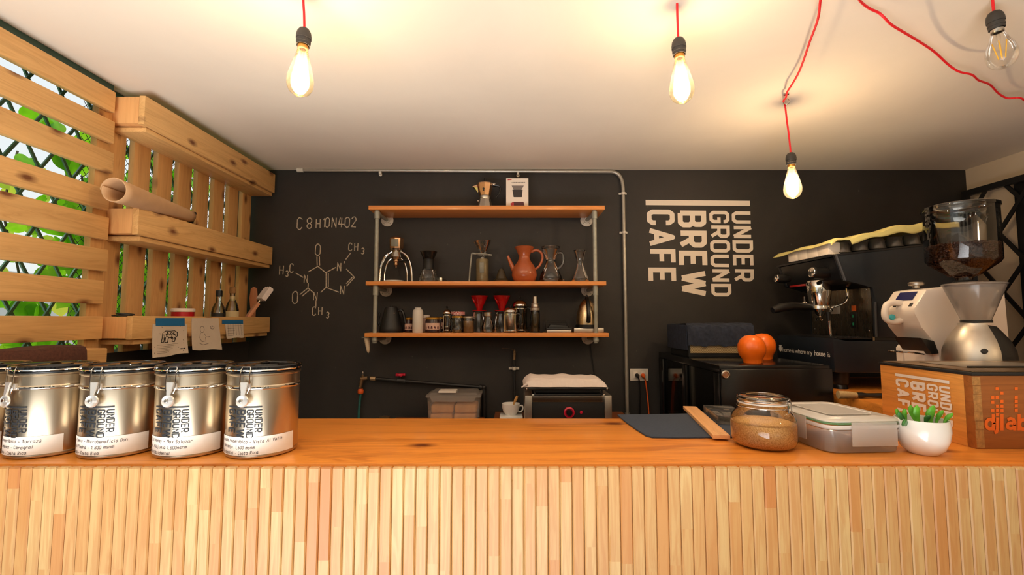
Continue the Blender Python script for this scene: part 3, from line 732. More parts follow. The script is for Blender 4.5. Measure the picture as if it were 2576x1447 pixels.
canister(128, 'steel coffee canister with label ending Tarrazú and Caragral, clasp lever swung out left', [('Lavado Anaeróbico - Tarrazú', .012), ('Javier Jimenez - Caragral', .012), ('1,800 msnm - Costa Rica', .012)], -.22, (-1.2, 1.05), 13)
canister(-52, 'steel coffee canister cut off by the left edge of the photo', [('Catuai Rojo - Anaeróbico Tarrazú', .03), ('Lavado - Costa Rica', .07)], -.1, (-1.2, 1.3), 17)
# ================================================================= WALL SHELVES
SD = 2.297; YB = D-.004
zb1 = CZ+slope(549)*D; ZT1 = zb1+.020
ZT2 = zat(708, SD); ZT3 = zat(838, SD)
def sx(px): return at(px, 700, SD).x
su = thing('wall_shelf', 'three tier orange wood shelf on grey iron pipe brackets, centre of black wall', 'shelf', (0, 0, 0))
for i, (a, b2, zt, th) in enumerate(((923, 1524, ZT1, .020), (920, 1525, ZT2, .020), (920, 1530, ZT3, .020))):
    MB().box((sx(a), SD, zt-th), (sx(b2), YB, zt), .0015).build('board', 'shelf_wood', su)
for X in (-.689, .412):
    YP = SD+.022; r = .0105; X2 = X+(-.004 if X < 0 else .012)
    mb = MB(); z1 = ZT1-.020-.022
    mb.cyl((X2, YP, ZT3-.052), (X2, YP, ZT1-.035), r, n=18); post = mb.build('pipe_post', 'pipe_grey', su)
    for zt in (ZT1, ZT2, ZT3):
        zc = zt-.020-.016 if zt is not ZT1 else zt-.020-.017
        zc = zt-.020-r-.003
        mb = MB(); mb.cyl((X, YB-.004, zc), (X2, YP, zc), r-.001, n=16); arm = mb.build('pipe_arm', 'pipe_grey', su)
        mb = MB()
        if zt is ZT1: mb.cyl((X2, YP, zc-.030), (X2, YP, zc+.004), r+.0035, n=18); mb.sphere((X2, YP, zc+.003), r+.0036, 18)
        elif zt is ZT3: mb.cyl((X2, YP, zc-.004), (X2, YP, zc+.026), r+.0035, n=18); mb.sphere((X2, YP, zc-.003), r+.0042, 18)
        else: mb.cyl((X2, YP, zc-.036), (X2, YP, zc+.036), r+.0035, n=18)
        mb.cyl((X2, YP, zc), (X2+(X-X2)*.12, YP+.028, zc), r+.0025, n=16)
        mb.build('pipe_fitting', 'pipe_grey', su)
        mb = MB(); mb.lathe([(0,0),(.034,0),(.034,.004),(.031,.006),(.017,.007),(.015,.016),(0,.016)], (X, YB+.002, zc), 32, (0,-1,0))
        fl_ = mb.build('flange', 'flange_white', su)
        for a in (.8, 2.36, 3.9, 5.5): MB().lathe([(0,0),(.0042,0),(.003,.0022),(0,.0025)], (X+.024*cos(a), YB-.0035, zc+.024*sin(a)), 10, (0,-1,0)).build('screw', 'pipe_grey', fl_)
# lathe helper in picture units: (half width px, height px above the base)
def pxk(d): return d/F
def prof(pts, k): return [(r*k, h*k) for r, h in pts]
def on_shelf(name, label, cat, px, d, z, group=None): 
    return thing(name, label, cat, (at(px, 750, d).x, d, z), 0, group)
# materials
glass('clear_glass', (.95,.96,.95), 1.5, boost=1.5); glass('smoke_glass', (.55,.53,.50), 1.5, boost=1.4)
flat('black_plastic', lin(22,21,21), .32); flat('matte_black', lin(26,26,26), .5); flat('alu', lin(200,192,180), .38, 1, var=.05)
flat('alu_warm', lin(222,180,140), .3, 1); flat('terracotta', lin(172,88,48), .25, var=.1, vs_=25, coat=.3); flat('white_card', lin(238,226,212), .6)
flat('red_ceramic', lin(178,16,18), .18, coat=.4); flat('milky', lin(214,208,198), .45); flat('gold_lid', lin(200,150,60), .3, .8)
flat('jam', lin(42,16,20), .3); flat('jar_label', lin(214,178,160), .7); flat('cork', lin(150,110,66), .9, var=.15, vs_=80); flat('grey_metal', lin(120,116,104), .45, .6)
flat('pale_yellow', lin(222,214,120), .5); flat('cloth_cream', lin(226,204,172), .9, var=.06, vs_=60, bmp=.4); flat('dark_glass', lin(30,27,24), .12)
flat('red_print', lin(190,50,60), .5); flat('grey_print', lin(120,112,108), .5); flat('maroon_print', lin(88,40,48), .5); flat('print_black', lin(48,42,42), .5); flat('white_glaze', lin(240,236,228), .15, coat=.4)
brushed('brushed_warm', lin(216,190,150), .28, (1,1,.03), .06)
# gingham
m, t, b = nm('gingham'); ck = N(t, 'ShaderNodeTexChecker'); ck.inputs['Scale'].default_value = 160; ck.inputs[1].default_value = (*lin(196,24,34),1); ck.inputs[2].default_value = (*lin(238,210,204),1); t.links.new(coords(t), ck.inputs[0]); t.links.new(ck.outputs[0], b.inputs['Base Color'])

# --- top board: moka pot and boxed dripper
d = 2.40; k = pxk(d)
o = on_shelf('moka_pot', 'eight sided aluminium stovetop moka pot on the top shelf', 'moka pot', 1219, d, ZT1)
def oct_(mb, pts, n=8): return mb.lathe(prof(pts, k), (0,0,0), n)
mb = MB(); oct_(mb, [(0,0),(20,0),(20,2),(15,27),(15,29),(0,29)]); mb.build('boiler', 'alu', o, smooth=0)
mb = MB(); mb.lathe(prof([(0,28),(14.5,28),(15,30),(14.5,36),(12,37),(0,37)], k), (0,0,0), 28); mb.lathe(prof([(0,0),(2.6,0),(2.6,3),(0,3)], k), (-16*k, -6*k, 22*k), 12, (-1,-.3,0)); mb.build('collar', 'chrome_dull', o)
mb = MB(); oct_(mb, [(0,37),(14,37),(20,67),(20,68.5),(0,68.5)]); mb.prism([(-17*k,46*k),(-19.5*k,66*k),(-32*k,61*k)], -4*k, 4*k); top = mb.build('jug', 'alu_warm', o, smooth=0)
mb = MB(); mb.prism([(-31*k,59.5*k),(-28*k,60*k),(-18*k,44*k),(-19*k,58*k)], -4.4*k, -4.15*k); mb.build('sticker', 'pale_yellow', top, smooth=0)
mb = MB(); oct_(mb, [(20,68.5),(20.6,69),(12,72.5),(2,73.5),(0,73.5)]); lid = mb.build('lid', 'alu', o, smooth=0)
mb = MB(); mb.lathe(prof([(0,73),(2.4,73),(2,76),(3.6,81),(3,84),(0,85)], k), (0,0,0), 12); mb.build('knob', 'black_plastic', lid)
mb = MB(); mb.tube([Vector(p)*k for p in ((17,0,66),(27,0,65),(36,0,63),(40,0,56),(37,0,46),(30,0,35),(27,0,32))], [3.4*k,3.4*k,3.2*k,2.4*k,2.0*k,1.8*k,1.8*k], 10); mb.build('handle', 'black_plastic', o)
mb = MB(); mb.sphere((23*k,0,67*k), 4.5*k, 14); mb.build('hinge', 'chrome', o)
mb = MB(); mb.sphere((-3*k, -17.2*k, 52*k), 2.4*k, 8, (1,.3,1)); mb.cyl((-3*k,-16.6*k,46*k), (-3*k,-17.2*k,50*k), 1.1*k, n=6); mb.build('emblem', 'black_plastic', top)
d = 2.39; k = pxk(d)
o = on_shelf('product_box', 'white carton picturing a glass coffee dripper, on the top shelf', 'box', 1301, d, ZT1)
MB().box((-28*k, -14*k, 0), (28.5*k, 14*k, 78*k), .001).build('carton', 'white_card', o)
yf = -14*k-.0006
def flatpoly(pts, y): 
    mb = MB(); mb.quad(*[Vector((x*k, y, z*k)) for x, z in pts]); return mb
for nme, pts, mat in (('printed_cone', [(-14,59),(17,59),(11,48),(-9,48)], 'grey_print'), ('printed_band', [(-12,48),(14,48),(12,29),(-9,29)], 'print_black'), ('printed_coffee', [(-12,17),(16,17),(20,3),(-17,1)], 'maroon_print'),
                      ('printed_splash', [(-17,13),(-9,17),(-8,8),(-15,7)], 'red_print'), ('printed_word', [(-24,75),(-14,76),(-14,73.5),(-24,72.5)], 'red_print')):
    flatpoly(pts, yf-(.0004 if nme == 'printed_splash' else 0)).build(nme, mat, o, smooth=0)
mb = MB(); rr = random.Random(2)
for i in range(13): x0 = -14+i*2.7; mb.quad(*[Vector((x*k, yf, z*k)) for x, z in ((x0,65.5+rr.random()),(x0+1.9,65.5+rr.random()),(x0+1.9,67.5),(x0,67.5+rr.random()))])
mb.build('printed_line', 'grey_print', o, smooth=0)

# --- middle board
d = 2.39; k = pxk(d)
o = on_shelf('lever_espresso_press', 'polished two armed lever espresso press at the left of the middle shelf', 'espresso press', 995, d, ZT2)
for s in (-1, 1):
    mb = MB(); mb.tube([Vector(p)*k for p in ((s*41,0,1),(s*40,0,22),(s*37,0,45),(s*28,0,66),(s*16,0,76),(s*10,0,80))], [3.4*k, 2.8*k], 10, sub=5)
    mb.tube([Vector(p)*k for p in ((s*29,0,1),(s*28,0,26),(s*22,0,50),(s*12,0,62))], [2.2*k, 2.0*k], 10, sub=5)
    mb.build('arm', 'chrome', o)
mb = MB(); mb.lathe(prof([(0,57),(5,57),(11,59),(15,65),(10,79),(16,82),(18,86),(0,86)], k), (0,0,0), 28); mb.build('brew_head', 'chrome_dull', o)
mb = MB(); mb.lathe(prof([(0,38),(1.2,38),(2,43),(5,46),(4,52),(7,54),(6,58),(0,58)], k), (0,0,0), 16); mb.build('spout', 'alu_warm', o)
mb = MB(); mb.lathe(prof([(16,86),(17.5,90),(18,112),(15,115),(0,116)], k), (0,0,0), 8); mb.build('crank_housing', 'alu_warm', o)
mb = MB(); mb.box((-9*k,-19*k,90*k), (9*k,-17*k,109*k), .002); mb.build('face_plate', 'grey_metal', o)
mb = MB(); mb.tube([Vector(p)*k for p in ((8,-6,55),(20,-9,54),(32,-11,57))], [2*k,3*k], 10); mb.build('handle', 'black_plastic', o)
mb = MB(); mb.lathe(prof([(0,0),(24,0),(26,2),(24,5),(0,6)], k), (-3*k,-6*k,0), 28); mb.build('drip_base', 'flange_white', o)
d = 2.39; k = pxk(d)
o = on_shelf('coffee_dripper_pot', 'glass coffee pot with black waisted dripper on the middle shelf', 'coffee pot', 1077, d, ZT2)
mb = MB(); mb.lathe(prof([(0,1),(23,1),(25,4),(22,18),(16,33),(14,36)], k), (0,0,0), 32); mb.build('glass_bowl', 'clear_glass', o, smooth=60)
mb = MB(); mb.lathe(prof([(14.5,34),(13.5,40),(13.5,58),(14.5,60),(0,60)], k), (0,0,0), 32); mb.build('sleeve', 'matte_black', o)
mb = MB(); mb.lathe(prof([(13,60),(15,64),(21,78),(22,79),(20,78.5),(13,64)], k), (0,0,0), 32); mb.build('cone', 'dark_glass', o)
mb = MB()
for r_, z_ in ((17,30),(19,24),(21,18),(22.4,12)):
    for i in range(14): a = 2*pi*i/14+z_; mb.sphere((r_*k*cos(a), r_*k*sin(a), z_*k), 1.9*k, 8)
mb.build('glass_beads', 'clear_glass', o, smooth=60)
k = pxk(2.40); o = on_shelf('measuring_spoon', 'small black and steel coffee scoop beside the waisted dripper pot', 'scoop', 1112, 2.40, ZT2)
mb = MB(); mb.lathe(prof([(0,0),(6,0),(7,6),(6,13),(0,14)], k), (-4*k,0,0), 16); mb.build('cup', 'chrome_dull', o)
mb = MB(); mb.tube([Vector(p)*k for p in ((2,0,9),(9,2,8),(14,3,4))], 2.2*k, 8); mb.build('handle', 'black_plastic', o)
# stand with dripper and grinder body
d = 2.39; k = pxk(d)
o = on_shelf('dripper_stand', 'grey bent metal dripper stand on the middle shelf', 'dripper stand', 1210, d, ZT2)
mb = MB()
mb.tube([Vector(p)*k for p in ((-30,0,1),(-28,0,36),(-24,0,74),(-22,0,75),(0,-2,72),(27,-4,70))], 2.1*k, 8); mb.box((-31*k,-12*k,0), (16*k,12*k,1.6*k), .0008); mb.build('bracket', 'pipe_grey', o)
mb = MB(); mb.torus((3*k,-2*k,71.5*k), 15*k, 1.6*k, (0.05,0,1), 28, 8); mb.build('ring', 'pipe_grey', o)
o = on_shelf('glass_dripper', 'ribbed clear glass cone dripper sitting on the metal stand', 'dripper', 1214, d, ZT2+70*k)
mb = MB(); n = 48; pr = [(4,-8),(4,0),(6,3),(22,34),(23,35)]
M = Matrix.Translation((2*k,-2*k,0)) @ Matrix.Rotation(-.08, 4, 'Y')
mb.lathe(prof(pr, k), (2*k,-2*k,0), n, (-.05,0,1)); mb.build('cone', 'clear_glass', o, smooth=60)
mb = MB()
for i in range(22):
    a = 2*pi*i/22; mb.tube([M @ Vector((r*k*cos(a+h*.035), r*k*sin(a+h*.035), h*k)) for r, h in ((6.5,4),(11,13),(16.5,24),(21.5,34))], .5*k, 5)
mb.build('ribs', 'clear_glass', o, smooth=60)
o = on_shelf('hand_grinder', 'cylindrical hand coffee grinder under the glass cone dripper', 'coffee grinder', 1213, d-.004, ZT2+1.7*k)
flat('olive_metal', lin(124,112,84), .35, .4, var=.15, vs_=60)
mb = MB(); mb.lathe(prof([(0,0),(15.5,0),(16,1),(16,56),(15,58),(0,58)], k), (0,0,0), 32); mb.build('body', 'olive_metal', o)
mb = MB(); mb.lathe(prof([(0,58),(7,58),(6,62),(0,62)], k), (0,0,0), 20); mb.build('neck', 'chrome_dull', o)
mb = MB(); mb.box((-6*k,-17*k,22*k), (5*k,-15.4*k,48*k), .002); mb.build('window_strip', 'grey_metal', o)
k = pxk(2.39); o = on_shelf('cone_dripper', 'small dark brown dripper turned upside down beside the brown pitcher', 'dripper', 1261, 2.39, ZT2)
flat('dark_olive', lin(62,52,34), .3); mb = MB(); mb.lathe(prof([(0,4),(23,4),(20,7),(15,10),(7,32),(5,35),(0,36)], k), (0,0,0), 32); mb.build('cone', 'dark_olive', o)
mb = MB(); mb.lathe(prof([(0,0),(23,0),(24,2),(22,4.5),(0,4.5)], k), (0,0,0), 32); mb.build('plate', 'terracotta', o)
# terracotta pitcher
k = pxk(2.385); o = on_shelf('clay_pitcher', 'brown glazed clay pitcher with long spout on the middle shelf', 'pitcher', 1319, 2.385, ZT2)
mb = MB(); mb.lathe(prof([(0,0),(20,0),(28,6),(32,18),(31,30),(25,43),(17,54),(14,62),(14,68),(20,82),(25,90),(24,91),(18,82),(11,68)], k), (0,0,0), 40); mb.build('body', 'terracotta', o)
mb = MB(); mb.tube([Vector(p)*k for p in ((-22,0,24),(-31,0,42),(-37,0,56),(-42,0,68))], [7*k,3.0*k], 14, sub=4, cap=False); mb.build('spout', 'terracotta', o)
mb = MB(); mb.tube([Vector(p)*k for p in ((17,0,78),(30,0,83),(42,0,77),(46,0,62),(39,0,44),(28,0,34))], [3.6*k,3.0*k], 12, sub=5); mb.build('handle', 'terracotta', o)
# glass carafe with handle, stopper, small carafe
k = pxk(2.385); o = on_shelf('glass_carafe', 'waisted clear glass carafe with glass handle beside the clay pitcher', 'carafe', 1386, 2.385, ZT2)
mb = MB(); mb.lathe(prof([(0,1),(24,1),(29,5),(28,16),(20,34),(13,50),(11,57),(13,63),(20,78),(24,90),(23,91)], k), (0,0,0), 40); mb.build('body', 'clear_glass', o, smooth=60)
mb = MB(); mb.tube([Vector(p)*k for p in ((18,0,75),(27,0,76),(32,0,66),(31,0,50),(24,0,40),(18,0,36))], 3*k, 12, sub=5); mb.build('handle', 'clear_glass', o, smooth=60)
mb = MB(); mb.torus((0,0,57*k), 11.4*k, 1.2*k, (0,0,1), 28, 8); mb.build('neck_ring', 'clear_glass', o, smooth=60); mb = MB(); mb.torus((0,0,90.5*k), 23.6*k, .7*k, (0,0,1), 32, 6); mb.build('rim', 'clear_glass', o, smooth=60)
k = pxk(2.36); o = on_shelf('glass_stopper', 'tiny glass stopper between the two clear carafes', 'stopper', 1418, 2.36, ZT2)
tag(o, 'tiny glass stopper between the two clear carafes', 'stopper'); mb = MB(); mb.lathe(prof([(0,0),(3.4,0),(3.4,3),(2,4.5),(3,7),(0,8.5)], k), (0,0,0), 16); mb.build('stopper', 'clear_glass', o, smooth=60)
k = pxk(2.385); o = on_shelf('glass_carafe', 'small clear glass hourglass carafe at the right end of the middle shelf', 'carafe', 1460, 2.385, ZT2)
mb = MB(); mb.lathe(prof([(0,1),(19,1),(22.5,4),(22,12),(14,32),(8.5,46),(8,51),(10,60),(16,80),(17,81.5)], k), (0,0,0), 36); mb.build('body', 'clear_glass', o, smooth=60)
mb = MB(); mb.torus((0,0,81*k), 16.6*k, .7*k, (0,0,1), 32, 6); mb.build('rim', 'clear_glass', o, smooth=60)
# ================================================================= LOWER BOARD
Z3 = ZT3
d = 2.39; k = pxk(d)
o = on_shelf('gooseneck_kettle', 'matte black tapered electric kettle at the left end of the lower shelf', 'kettle', 985, d, Z3); BLK = o
mb = MB(); mb.lathe(prof([(0,2),(28,2),(29,4),(28,12),(17,58),(16,61),(0,61)], k), (0,0,0), 40); mb.build('body', 'matte_black', o)
mb = MB(); mb.lathe(prof([(15,61),(14,64),(0,65)], k), (0,0,0), 32); mb.lathe(prof([(0,65),(3,65),(3,67),(0,67)], k), (0,0,0), 12); mb.build('lid', 'matte_black', o)
mb = MB(); mb.tube([Vector(p)*k for p in ((14,0,52),(24,0,56),(30,0,48),(36,0,22))], [3.2*k, 4*k], 12, sub=4); mb.build('handle', 'black_plastic', o)
mb = MB(); mb.sphere((11*k,-14.5*k,48*k), 2.2*k, 10); mb.build('button', 'chrome_dull', o)
mb = MB(); mb.tube([Vector(p)*k for p in ((-23,2,8),(-33,2,26),(-30,2,46),(-38,2,56))], [3*k,1.8*k], 10, sub=4); mb.build('spout', 'matte_black', o)
mb = MB(); mb.lathe(prof([(0,0),(30,0),(30,2),(0,2)], k), (0,0,0), 40); mb.build('base_plate', 'black_plastic', o)
def jar(px, hw, h, d, label, lid_mat, body_mat, lab=None, lidh=5, fill=None, fmat=None, grp='small jars on the lower shelf', neck=.0):
    k = pxk(d); o = on_shelf('jar', label, 'jar', px, d, Z3, grp); H = h-lidh
    mb = MB(); mb.lathe(prof([(0,0),(hw-1.5,0),(hw,2),(hw,H-5),(hw-1.6,H-2),(hw-1.6,H)], k), (0,0,0), 32); mb.build('body', body_mat, o, smooth=60 if 'glass' in body_mat else 35)
    mb = MB(); mb.lathe(prof([(hw-1.2,H-1),(hw-.4,H-.5),(hw-.4,h-1),(hw-1.4,h),(0,h)], k), (0,0,0), 32); mb.build('lid', lid_mat, o)
    if lab:
        mb = MB(); mb.lathe(prof([(hw+.25,lab[0]),(hw+.25,lab[1])], k), (0,0,0), 32, a0=-pi/2-1.15, a1=-pi/2+1.15); lb = mb.build('paper_label', 'jar_label', o)
        for i in range(5):
            a = -.85+i*.42; mb = MB(); r = (hw+.5)*k; mb.quad(*[Vector((r*sin(a+da), -r*cos(a+da), (lab[0]+z)*k)) for da, z in ((-.13,2+i%2),(.15,1.5),(.10,7+i%3),(-.08,8))]); mb.build('label_print', 'maroon_print', lb, smooth=0)
    if fill:
        mb = MB(); mb.lathe(prof([(0,1),(hw-2,1),(hw-1.6,fill-1),(0,fill)], k), (0,0,0), 24); mb.build('filling', fmat, o)
    return o
jar(1030, 10.5, 37, 2.40, 'narrow jam jar with gold lid between the black kettle and the milky bottle', 'gold_lid', 'jam', (7,22), 4)
jar(1090, 19, 38, 2.37, 'wide dark jam jar with gold lid and pale label right of the milky bottle', 'gold_lid', 'jam', (8,24), 4)
jar(1109, 10.5, 38, 2.44, 'narrow dark jam jar with gold lid behind the wide jam jar', 'gold_lid', 'jam', (8,24), 4)
jar(1073, 9, 43, 2.455, 'pale jar with cream lid just behind the milky bottle', 'white_card', 'jar_label', None, 6)
jar(1152, 18.5, 51, 2.452, 'jar with a red and white gingham lid behind the clear jars', 'gingham', 'clear_glass', None, 8)
jar(1151, 14.5, 42, 2.365, 'clear empty jar with pale gold lid in front of the gingham lid jar', 'gold_lid', 'clear_glass', None, 4, 8, 'olive_metal')
jar(1179, 14.5, 41, 2.365, 'clear jar of seeds with silver lid left of the glass servers', 'alu', 'clear_glass', None, 4, 30, 'cork')
k = pxk(2.345); o = on_shelf('squeeze_bottle', 'milky white plastic squeeze bottle on the lower shelf', 'bottle', 1052, 2.345, Z3)
mb = MB(); mb.lathe(prof([(0,0),(12,0),(13,1.5),(13.3,30),(13,52),(11.5,57),(8,59)], k), (0,0,0), 32); mb.build('body', 'milky', o)
mb = MB(); mb.lathe(prof([(8,56),(8,62),(7,63),(0,63)], k), (0,0,0), 24); mb.build('cap', 'milky', o)
def french_press(px, d, s, name_label, hw, h):
    k = pxk(d); o = on_shelf('french_press', name_label, 'french press', px, d, Z3, 'french presses on the lower shelf')
    mb = MB(); mb.lathe(prof([(0,3),(hw-1,3),(hw,5),(hw,h*.70)], k), (0,0,0), 36); mb.build('beaker', s, o, smooth=60)
    mb = MB()
    for zz in (4, h*.62): mb.lathe(prof([(hw+.3,zz),(hw+1,zz+.5),(hw+1,zz+3),(hw+.3,zz+3.5)], k), (0,0,0), 36)
    for a in (.6, 2.2, 3.8, 5.4): mb.tube([Vector((cos(a)*r, sin(a)*r, z))*k for r, z in ((hw+.8,h*.62),(hw+.8,8),(hw+1.5,3),(hw+4.5,.8))], 1.2*k, 6)
    mb.build('frame', 'chrome', o)
    mb = MB(); mb.lathe(prof([(hw+1,h*.70),(hw+1.6,h*.72),(hw+1.2,h*.76),(hw*.82,h*.83),(hw*.4,h*.87),(0,h*.88)], k), (0,0,0), 36); lid = mb.build('lid', 'chrome', o)
    mb = MB(); mb.lathe(prof([(0,h*.86),(1.2,h*.88),(1.2,h*.90),(2.6,h*.93),(3,h*.97),(1.5,h),(0,h)], k), (0,0,0), 14); mb.build('plunger_knob', 'black_plastic', lid)
    mb = MB(); mb.tube([Vector(p)*k for p in ((hw+.5,0,h*.66),(hw+8,-2,h*.62),(hw+10,-3,h*.38),(hw+5,-2,h*.14),(hw+1,0,h*.12))], 2.1*k, 10, sub=4); mb.build('handle', 'black_plastic', o)
    mb = MB(); mb.lathe(prof([(0,h*.20),(hw-1.6,h*.20),(hw-1.6,h*.24),(0,h*.25)], k), (0,0,0), 28); mb.cyl((0,0,h*.22*k), (0,0,h*.86*k), .9*k, n=8); mb.build('plunger', 'chrome_dull', o)
    return o
french_press(1125, 2.39, 'clear_glass', 'tiny french press between the jam jars and the clear jars', 9.5, 66)
french_press(1284, 2.335, 'chrome_dull', 'shiny chrome french press, the shorter one in front', 17, 72)
french_press(1308, 2.435, 'smoke_glass', 'taller chrome french press standing behind the shorter chrome one', 18, 92)
# glass servers with red drippers on them
def server(px, d, label, hw, h):
    k = pxk(d); o = on_shelf('glass_server', label, 'glass server', px, d, Z3, 'glass coffee servers on the lower shelf')
    mb = MB(); mb.lathe(prof([(0,.5),(hw-1,.5),(hw,3),(hw-.5,h*.5),(hw*.80,h*.82),(hw*.74,h-3),(hw*.80,h-1)], k), (0,0,0), 36); mb.build('body', 'clear_glass', o, smooth=60)
    mb = MB(); mb.lathe(prof([(hw*.80,h-3),(hw*.84,h-2.5),(hw*.84,h-.5),(hw*.7,h-.2)], k), (0,0,0), 32); mb.build('collar', 'black_plastic', o)
    mb = MB(); mb.tube([Vector(p)*k for p in ((hw*.8,0,h*.85),(hw+6,0,h*.8),(hw+7,0,h*.4),(hw*.96,0,h*.3))], 1.8*k, 8, sub=4); mb.build('handle', 'clear_glass', o, smooth=60)
server(1205, 2.44, 'clear glass server carrying the left red dripper', 19, 53)
server(1261, 2.44, 'dark looking glass server carrying the right red dripper', 20, 53)
k = pxk(2.37); o = on_shelf('glass_jug', 'clear glass jug with steel rim between the two red drippers', 'jug', 1228, 2.37, Z3)
mb = MB(); mb.lathe(prof([(0,.5),(15,.5),(17,4),(16,16),(11,34),(9.6,42)], k), (0,0,0), 32); mb.build('body', 'clear_glass', o, smooth=60)
mb = MB(); mb.lathe(prof([(9.6,41),(10.4,42),(10.6,50),(9.8,51),(0,51)], k), (0,0,0), 32); mb.build('rim', 'chrome_dull', o)
def dripper(px, d, label, z):
    k = pxk(d); o = thing('coffee_dripper', label, 'dripper', (at(px, 750, d).x, d, z), 0, 'red cone drippers on glass servers')
    mb = MB(); mb.lathe(prof([(6,0),(7,4),(10,12),(20,34),(23,38),(22,38.6),(19,34.5),(8.6,12),(5.2,4)], k), (0,0,0), 40); mb.build('cone', 'red_ceramic', o)
    mb = MB(); mb.lathe(prof([(4,0),(18.5,0),(19,.9),(18.5,1.8),(7,2.2)], k), (0,0,0), 40); mb.build('base_plate', 'red_ceramic', o)
    mb = MB(); mb.tube([Vector(p)*k for p in ((-15,-12,30),(-15,-19,30),(-11,-20,22),(-7,-10,14))], 1.9*k, 10, sub=4); mb.build('handle', 'red_ceramic', o)
    mb = MB()
    for j in range(3): mb.torus((0,0,(18+6*j)*k), (12.9+2.75*j)*k, .45*k, (0,0,1), 36, 6)
    mb.build('ridges', 'red_ceramic', o)
    return o
pd_ = dripper(1206, 2.44, 'left red plastic cone dripper, standing on a glass server', Z3+53*pxk(2.44))
dup(pd_, (at(1262, 750, 2.44).x, 2.44, Z3+53*pxk(2.44)), 0, 'right red plastic cone dripper, beside the chrome french presses')
k = pxk(2.38); o = on_shelf('cold_brew_bottle', 'slim glass bottle with tall aluminium cap right of the french presses', 'bottle', 1346, 2.38, Z3)
mb = MB(); mb.lathe(prof([(0,1),(11,1),(12,3),(12,54),(11,57)], k), (0,0,0), 32); mb.build('body', 'smoke_glass', o, smooth=60)
mb = MB(); mb.lathe(prof([(12.4,55),(12.6,56),(12.6,61),(10,64),(9,71),(9.5,73),(6,74),(5.6,90),(4.6,91),(0,91)], k), (0,0,0), 32); mb.build('cap', 'alu', o)
mb = MB(); mb.lathe(prof([(0,2),(9,2),(9.4,50),(0,52)], k), (0,0,0), 24); mb.build('filter_core', 'olive_metal', o)
mb = MB(); mb.lathe(prof([(0,0),(17,0),(17,1.5),(0,1.5)], k), (2*k,0,-.0001), 28); mb.build('base', 'black_plastic', o)
k = pxk(2.38); o = on_shelf('kitchen_scale', 'flat black and steel kitchen scale with a folded wire grid on top', 'scale', 1403, 2.38, Z3)
MB().box((-30*k,-22*k,0), (31*k,24*k,7*k), .003).build('body', 'alu', o)
MB().box((-31*k,-23*k,7*k), (32*k,25*k,11*k), .002).build('platform', 'black_plastic', o)
mb = MB(); mb.prism([(-26*k,11*k),(26*k,11*k),(20*k,17*k),(-20*k,20*k)], -16*k, 18*k, bev=.002); mb.build('cover', 'matte_black', o)
mb = MB(); mb.tube([Vector(p)*k for p in ((-33,0,10),(-35,0,24),(-31,0,34),(-28,0,26),(22,0,25),(27,0,12))], 1.0*k, 6); mb.tube([Vector(p)*k for p in ((-30,8,10),(-30,8,29),(20,8,29),(24,8,12))], .8*k, 6); mb.build('wire_grid', 'black_iron', o)
k = pxk(2.375); o = on_shelf('electric_kettle', 'domed brushed steel electric kettle on its base at the right end', 'kettle', 1476, 2.375, Z3); STK = o
MB().box((-36*k,-22*k,0), (38*k,24*k,12*k), .005).build('base', 'alu', o)
mb = MB(); mb.lathe(prof([(0,12),(29,12),(29,20),(0,20)], k), (0,0,0), 36); mb.build('foot_ring', 'black_plastic', o)
mb = MB(); mb.lathe(prof([(27,20),(27,30),(25,48),(21,64),(14,76),(6,83),(0,85)], k), (0,0,0), 44); mb.build('body', 'brushed_warm', o)
mb = MB(); mb.tube([Vector(p)*k for p in ((-1,-28,26),(-1,-33,44),(-1,-27,66),(-1,-14,82),(-1,-4,86))], [5.5*k, 4*k], 12, sub=4); mb.build('handle', 'black_plastic', o)
mb = MB(); mb.lathe(prof([(0,83),(3,84),(3.5,90),(2,94),(0,95)], k), (0,0,0), 14); mb.build('knob', 'black_plastic', o)
# cloth filter hanging under the left end
o = thing('cloth_filter', 'cream cloth coffee filter hanging from the left end of the lower shelf', 'coffee filter', (at(923, 850, 2.34).x, 2.34, zat(849, 2.34)))
k = pxk(2.34)
mb = MB(); mb.lathe([(r*k*(1+.04*sin(h)), h*k) for r, h in ((12,0),(10.5,-8),(9,-20),(7,-32),(3.5,-38),(0,-40))], (0,0,0), 24, (-.12,0,1), sy=.6); mb.build('sock', 'cloth_cream', o)
mb = MB(); mb.torus((0,0,0), 12*k, .9*k, (-.12,0,1), 28, 6); mb.cyl((11*k,0,0), (16*k,-0*k,9*k), .9*k, n=6); mb.build('wire_ring', 'pipe_grey', o)
# cord going down the wall at the right end
pc = MB().tube([at(x, y, D-.006) for x, y in ((1484,862),(1488,890),(1492,920),(1497,965),(1500,1040))], .0022, 6, sub=4).build('power_cord', 'matte_black', STK); pc.location = -STK.location
pc = MB().tube([at(x, y, 2.45) for x, y in ((958,836),(955,818),(950,795),(946,775),(944,760))], .002, 6, sub=4).build('power_cord', 'matte_black', BLK); pc.location = -BLK.location

